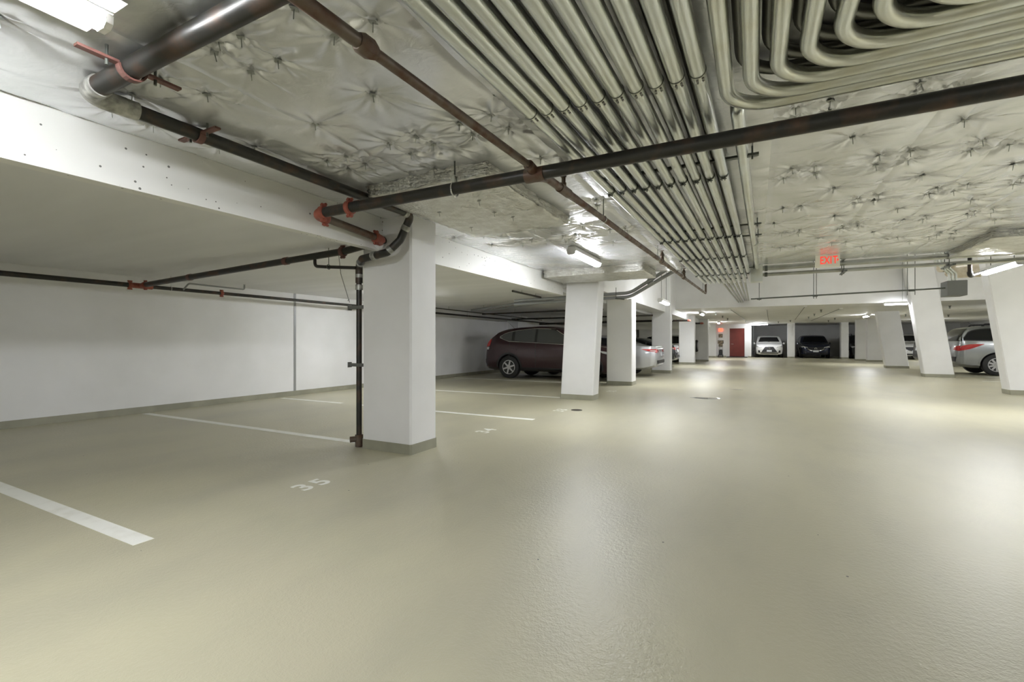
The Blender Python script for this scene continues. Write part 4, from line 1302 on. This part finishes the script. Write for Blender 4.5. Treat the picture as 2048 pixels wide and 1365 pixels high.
def car(shape, name, label, loc, rz, paint, scale=1.0, rails=False, spare=False, rim=None, spokes=6, front='wide', glass=None, tail='corner', chrome=True, plate=True, dlo='short'):
    S = {'suv': SUV, 'box': BOX, 'sedan': SEDAN}[shape]
    boxy = shape == 'box'
    if shape not in SHAPES:
        SHAPES[shape] = CarShape(S)
    cs = SHAPES[shape]
    t = empty(name, loc, rz)
    t.scale = (scale, scale, scale)
    glass = glass or M_GLASS
    r = S['wr']
    ax = S['wb'] / 2
    # body with wheel openings
    key = 'body_' + shape
    if key not in SHAPES:
        mb = MB()
        mb.v, mb.f = list(cs.V), list(cs.F)
        b0 = mb.build('body', paint, None, True)
        cb = MB()
        for sx in (-1, 1):
            for sy in (-1, 1):
                cb.lathe([(r + .045, -.2), (r + .045, .2)], (sx * ax, sy * .86, r + .01), 'y', 40)
        cut = cb.build('cutter', M_PLASTIC)
        md = b0.modifiers.new('b', 'BOOLEAN')
        md.object = cut
        md.operation = 'DIFFERENCE'
        md.solver = 'EXACT'
        try:
            md.material_mode = 'TRANSFER'
        except Exception:
            pass
        bpy.context.view_layer.update()
        me = bpy.data.meshes.new_from_object(b0.evaluated_get(bpy.context.evaluated_depsgraph_get()))
        bpy.data.objects.remove(b0)
        bpy.data.objects.remove(cut)
        SHAPES[key] = me
    me = SHAPES[key].copy()
    me.name = 'body'
    me.materials[0] = paint
    if len(me.materials) > 1:
        me.materials[1] = M_PLASTIC
    b = bpy.data.objects.new('body', me)
    COL.objects.link(b)
    b.parent = t
    for sx in (-1, 1):
        for sy in (-1, 1):
            wheel(t, sx * ax, sy * .80, r, sy, rim or M_RIM, spokes)
    if shape != 'sedan':
        low = [(-1.66, 1.30), (-1.35, 1.185), (-.6, 1.15), (.95, 1.065)]
        up = [(-1.66, 1.315), (-1.45, 1.425), (-1.1, 1.50), (-.4, 1.56), (.22, 1.53), (.95, 1.10)]
        cuts = [(-1.62, -1.22), (-1.12, -.42), (-.34, .80)]
        if boxy:
            low = [(-2.10, 1.165), (-1.5, 1.15), (-.6, 1.13), (.95, 1.065)]
            up = [(-2.10, 1.22), (-1.95, 1.46), (-1.7, 1.52), (-.4, 1.565), (.22, 1.53), (.95, 1.10)]
            cuts = [(-2.09, -1.22), (-1.12, -.42), (-.34, .80)]
        shield = ([(.46, 0), (1.04, 0)], .62, .70)
        hatch = ([(-2.06, 0), (-1.90, 0)], 0, 0)
    else:
        low = [(-1.62, 1.02), (-1.2, 1.0), (.95, .96)]
        up = [(-1.62, 1.04), (-1.25, 1.17), (-.75, 1.33), (-.3, 1.36), (.1, 1.345), (.95, .985)]
        cuts = [(-1.55, -1.15), (-1.08, -.2), (-.13, .80)]
    lo_p, up_p = np.array(low), np.array(up)

    def L(x):
        return float(np.interp(x, lo_p[:, 0], lo_p[:, 1]))

    def U(x):
        return float(np.interp(x, up_p[:, 0], up_p[:, 1]))
    for pl in ('L', 'R'):
        xs = np.linspace(low[0][0], low[-1][0], 26)
        part('window_trim', panel(cs, pl, [(x, L(x) - .022) for x in xs], [(x, U(x) + .022) for x in xs], .004, 30, 4), M_CHROME if chrome else M_PLASTIC, t)
        part('pillar_trim', panel(cs, pl, [(x, L(x)) for x in xs[1:-1]], [(x, max(U(x), L(x) + .005)) for x in xs[1:-1]], .008, 30, 4), M_PLASTIC, t)
        for (a, c) in cuts:
            xx = np.linspace(a, c, 10)
            part('side_window', panel(cs, pl, [(x, L(x) + .012) for x in xx], [(x, max(U(x) - .012, L(x) + .016)) for x in xx], .013, 12, 4), glass, t)
        for x in ((-1.28, -.38, .88) if shape != 'sedan' else (-1.12, -.16, .9)):
            part('door_seam', panel(cs, pl, [(x - .006, .34), (x + .006, .34)], [(x - .006, L(min(x, .9)) - .03), (x + .006, L(min(x, .9)) - .03)], .003, 2, 8), M_PLASTIC, t)
        for x in (-1.12, -.18):
            part('door_handle', panel(cs, pl, [(x - .1, .90), (x + .1, .905)], [(x - .1, .925), (x + .1, .93)], .03, 6, 3, .03), paint if chrome else M_PLASTIC, t)
        part('sill_cladding', panel(cs, pl, [(-1.28 * ax / 1.31 + r, .235), (ax - r - .06, .225)], [(-1.28 * ax / 1.31 + r, .36), (ax - r - .06, .35)], .008, 20, 4), M_PLASTIC, t)
        sgn = 1 if pl == 'L' else -1
        if shape != 'sedan':
            for sx in (-1, 1):
                aa = np.linspace(-0.12, math.pi + 0.12, 22)
                part('arch_cladding', panel(cs, pl, [(sx * ax + (r + .046) * math.cos(a), r + .01 + (r + .046) * math.sin(a)) for a in aa],
                                            [(sx * ax + (r + .095) * math.cos(a), r + .01 + (r + .095) * math.sin(a)) for a in aa], .008, 22, 3), M_PLASTIC if scale < 1.09 else paint, t)
        mi = MB().tube([(.78, sgn * .86, 1.0), (.80, sgn * .93, 1.02)], .025, 8)
        mi.hexa([(.74, sgn * .90, .98), (.90, sgn * .91, .98), (.90, sgn * 1.03, .98), (.74, sgn * 1.05, .98)], [(.75, sgn * .92, 1.12), (.87, sgn * .93, 1.12), (.87, sgn * 1.02, 1.12), (.75, sgn * 1.03, 1.12)])
        part('wing_mirror', mi, paint, t, False, 0.012)
        if rails:
            rl = MB().tube(fillet([(-1.6, sgn * .58, 1.59), (-1.5, sgn * .58, 1.69), (.0, sgn * .58, 1.72), (.1, sgn * .57, 1.63)], .05, 4), .026, 8)
            part('roof_rail', rl, M_PLASTIC, t)
        # lamps wrapping the corners
        if shape != 'sedan':
            if tail == 'wedge':
                part('tail_lamp', panel(cs, pl, [(-2.21, .80), (-1.95, .87), (-1.62, 1.02)], [(-2.15, .97), (-1.95, 1.025), (-1.62, 1.035)], .014, 16, 6), M_TAIL, t)
            else:
                part('tail_lamp', panel(cs, pl, [(-2.225, .98), (-2.02, 1.02)], [(-2.02, 1.24), (-1.97, 1.25)], .012, 10, 6), M_TAIL if tail != 'dark' else M_PLASTIC, t)
                part('reverse_lamp', panel(cs, pl, [(-2.235, .91), (-2.05, .91)], [(-2.225, .975), (-2.02, .99)], .012, 8, 4), M_CLEAR, t)
            part('head_lamp', panel(cs, pl, [(1.72, .83), (2.06, .74)], [(1.62, .90), (2.06, .83)], .012, 10, 4), M_CLEAR, t)
        else:
            part('tail_lamp', panel(cs, pl, [(-2.405, .86), (-2.2, .885), (-1.95, .955)], [(-2.395, .955), (-2.2, .965), (-1.95, .965)], .012, 14, 5), M_TAIL, t)
            part('reverse_lamp', panel(cs, pl, [(-2.40, .88), (-2.22, .90)], [(-2.39, .925), (-2.22, .925)], .018, 8, 4), M_CLEAR, t)
            part('head_lamp', panel(cs, pl, [(1.85, .70), (2.24, .62)], [(1.75, .78), (2.24, .70)], .012, 10, 4), M_CLEAR, t)
    yy = np.linspace(-1, 1, 13)
    if shape != 'sedan':
        part('windshield', panel(cs, 'T', [(1.03, y * .70) for y in yy], [(.48, y * .56) for y in yy], .010, 14, 8), glass, t)
        part('rear_window', panel(cs, 'B', [(y * (.80 if boxy else .68), 1.13) for y in yy], [(y * (.66 if boxy else .56), 1.54 if boxy else 1.50) for y in yy], .012, 14, 7), M_GLASS, t)
        for s in (-1, 1):
            if tail == 'wedge':
                part('tail_lamp', panel(cs, 'B', [(s * .52, .84), (s * .79, .80)], [(s * .56, .95), (s * .79, .98)], .014, 6, 5), M_TAIL, t)
            else:
                part('tail_lamp', panel(cs, 'B', [(s * .62, .93), (s * .80, .93)], [(s * .66, 1.16), (s * .76, 1.16)], .014, 6, 5), M_TAIL if tail != 'dark' else M_PLASTIC, t)
        part('rear_bumper', panel(cs, 'B', [(y * .66, .44) for y in yy], [(y * .70, .60) for y in yy], .02, 14, 5), M_PLASTIC, t)
        part('rear_plate', panel(cs, 'B', [(-.16, .78), (.16, .78)], [(-.16, .93), (.16, .93)], .02, 4, 3), M_PLATE, t)
        # front
        if front == 'spindle':
            part('grille', panel(cs, 'F', [(-.52, .40), (.52, .40)], [(-.26, .80), (.26, .80)], .014, 12, 8), M_PLASTIC, t)
            part('grille_trim', panel(cs, 'F', [(-.56, .385), (.56, .385)], [(-.56, .405), (.56, .405)], .02, 12, 3), M_CHROME, t)
            em = MB().torus((2.235, 0, .70), (1, 0, .2), .06, .010, 20, 6)
            em.tube([(2.24, -.02, .735), (2.245, .0, .68), (2.24, .05, .665)], .009, 6)
            part('emblem', em, M_CHROME, t)
        else:
            part('grille', panel(cs, 'F', [(y * .42, .56 - .06 * (1 - abs(y))) for y in yy], [(y * .52, .78) for y in yy], .014, 14, 6), M_PLASTIC, t)
            part('grille_trim', panel(cs, 'F', [(y * .50, .515 + .13 * abs(y) ** 3) for y in yy], [(y * .50, .54 + .15 * abs(y) ** 3) for y in yy], .02, 14, 3), M_CHROME, t)
            em = MB().torus((2.215, 0, .68), (1, 0, .15), .07, .010, 20, 6)
            em.tube([(2.22, -.06, .70), (2.225, 0, .66), (2.22, .06, .70)], .009, 6)
            part('emblem', em, M_CHROME, t)
        for s in (-1, 1):
            part('head_lamp', panel(cs, 'F', [(s * .46, .72), (s * .80, .80)], [(s * .50, .79), (s * .82, .87)], .016, 8, 4), M_CLEAR, t)
            part('fog_lamp', panel(cs, 'F', [(s * .58, .36), (s * .72, .38)], [(s * .60, .52), (s * .70, .56)], .014, 6, 4), M_PLASTIC, t)
        part('lower_bumper', panel(cs, 'F', [(y * .55, .30) for y in yy], [(y * .60, .37) for y in yy], .014, 14, 4), M_PLASTIC, t)
        if plate:
            part('front_plate', panel(cs, 'F', [(-.16, .44), (.16, .44)], [(-.16, .57), (.16, .57)], .026, 4, 3), M_PLATE, t)
        wp = MB().tube([(.95, -.5, 1.22), (1.06, .05, 1.16)], .008, 6)
        part('wiper', wp, M_PLASTIC, t)
        part('antenna', MB().tube([(-1.55, 0, 1.60), (-1.75, 0, 1.78)], .004, 6), M_PLASTIC, t)
    else:
        part('windshield', panel(cs, 'T', [(1.06, y * .70) for y in yy], [(.42, y * .56) for y in yy], .010, 14, 8), glass, t)
        part('rear_window', panel(cs, 'T', [(-1.62, y * .64) for y in yy], [(-1.02, y * .55) for y in yy], .010, 14, 8), M_GLASS, t)
        for s in (-1, 1):
            part('tail_lamp', panel(cs, 'B', [(s * .40, .86), (s * .74, .84)], [(s * .42, .95), (s * .74, .965)], .014, 8, 4), M_TAIL, t)
        part('rear_plate', panel(cs, 'B', [(-.16, .72), (.16, .72)], [(-.16, .85), (.16, .85)], .02, 4, 3), M_PLATE, t)
        part('rear_bumper', panel(cs, 'B', [(y * .62, .47) for y in yy], [(y * .66, .58) for y in yy], .02, 14, 4), M_PLASTIC, t)
        part('boot_trim', panel(cs, 'B', [(-.4, .93), (.4, .93)], [(-.4, .955), (.4, .955)], .022, 10, 3), M_CHROME, t)
        part('grille', panel(cs, 'F', [(-.5, .40), (.5, .40)], [(-.4, .62), (.4, .62)], .014, 10, 5), M_PLASTIC, t)
    if spare:
        sp = MB().lathe([(.20, -.1), (.33, -.1), (.36, -.06), (.36, .06), (.33, .1), (.20, .1)], (0, 0, 0), 'x', 32)
        o = part('spare_wheel', sp, M_DARK, t)
        o.location = (-2.37, 0, .98)
        part('spare_cover', MB().lathe([(.001, -.01), (.24, -.01), (.24, .01), (.001, .01)], (-.10, 0, 0), 'x', 28), M_RIM, o)
        part('spare_mount', MB().tube([(0.09, 0, 0), (.2, 0, 0)], .06, 10), M_PLASTIC, o)
    return tag(t, label, 'car')


def paintm(name, c, metal=0.35, rough=0.3):
    return mat(name, c, rough, metal=metal, coat=0.8)


P_MAROON = paintm('maroon_paint', (0.040, 0.013, 0.018))
P_SILVER = paintm('silver_paint', (0.50, 0.51, 0.53), 0.6)
P_GREY = paintm('grey_silver_paint', (0.33, 0.345, 0.35), 0.6)
P_DKGREY = paintm('dark_grey_paint', (0.035, 0.037, 0.042))
P_WHITE = paintm('pearl_white_paint', (0.78, 0.78, 0.77), 0.0)
P_NAVY = paintm('dark_blue_paint', (0.010, 0.014, 0.035))
P_BLACK = paintm('black_paint', (0.015, 0.016, 0.016))

car('suv', 'parked_crossover', 'maroon crossover parked nose out behind the leaning left column', (-5.90, 14.62, 0), 0.0, P_MAROON, scale=1.05, glass=M_GLASSL)
car('sedan', 'parked_sedan', 'silver sedan with its tail poking out past the left columns', (-5.38, 17.0, 0), math.pi, P_SILVER, chrome=False)
car('sedan', 'parked_sedan', 'dark car with a red tail lamp behind the silver sedan', (-5.75, 23.6, 0), math.pi, P_DKGREY, chrome=False)
car('box', 'parked_off_roader', 'white off-roader with a spare wheel on its tail', (-5.5, 29.8, 0), math.pi, P_WHITE, spare=True, chrome=False)
car('suv', 'parked_crossover', 'white crossover facing the camera right of the red door', (0.98, 43.55, 0), -math.pi / 2, P_WHITE, scale=1.06, front='spindle', chrome=False)
car('suv', 'parked_crossover', 'dark blue crossover facing the camera in the middle far stall', (4.02, 43.55, 0), -math.pi / 2, P_NAVY, scale=1.06, chrome=False)
car('box', 'parked_off_roader', 'black off-roader with roof rails in the right far stall', (7.15, 43.6, 0), -math.pi / 2, P_BLACK, scale=1.06, rails=True, chrome=False)
car('suv', 'parked_crossover', 'white car seen between the two leaning columns on the right', (9.75, 43.6, 0), -math.pi / 2, P_WHITE, scale=1.1, chrome=False)
car('box', 'parked_off_roader', 'dark grey vehicle tail just left of the leaning grey-white column', (9.72, 31.2, 0), 0.0, P_DKGREY, chrome=False, tail='dark')
car('box', 'parked_crossover', 'silver crossover with black roof rails between the right leaning columns', (9.08, 23.65, 0), 0.0, P_GREY, scale=1.1, rails=True, chrome=False, spokes=10, tail='wedge', dlo='long')
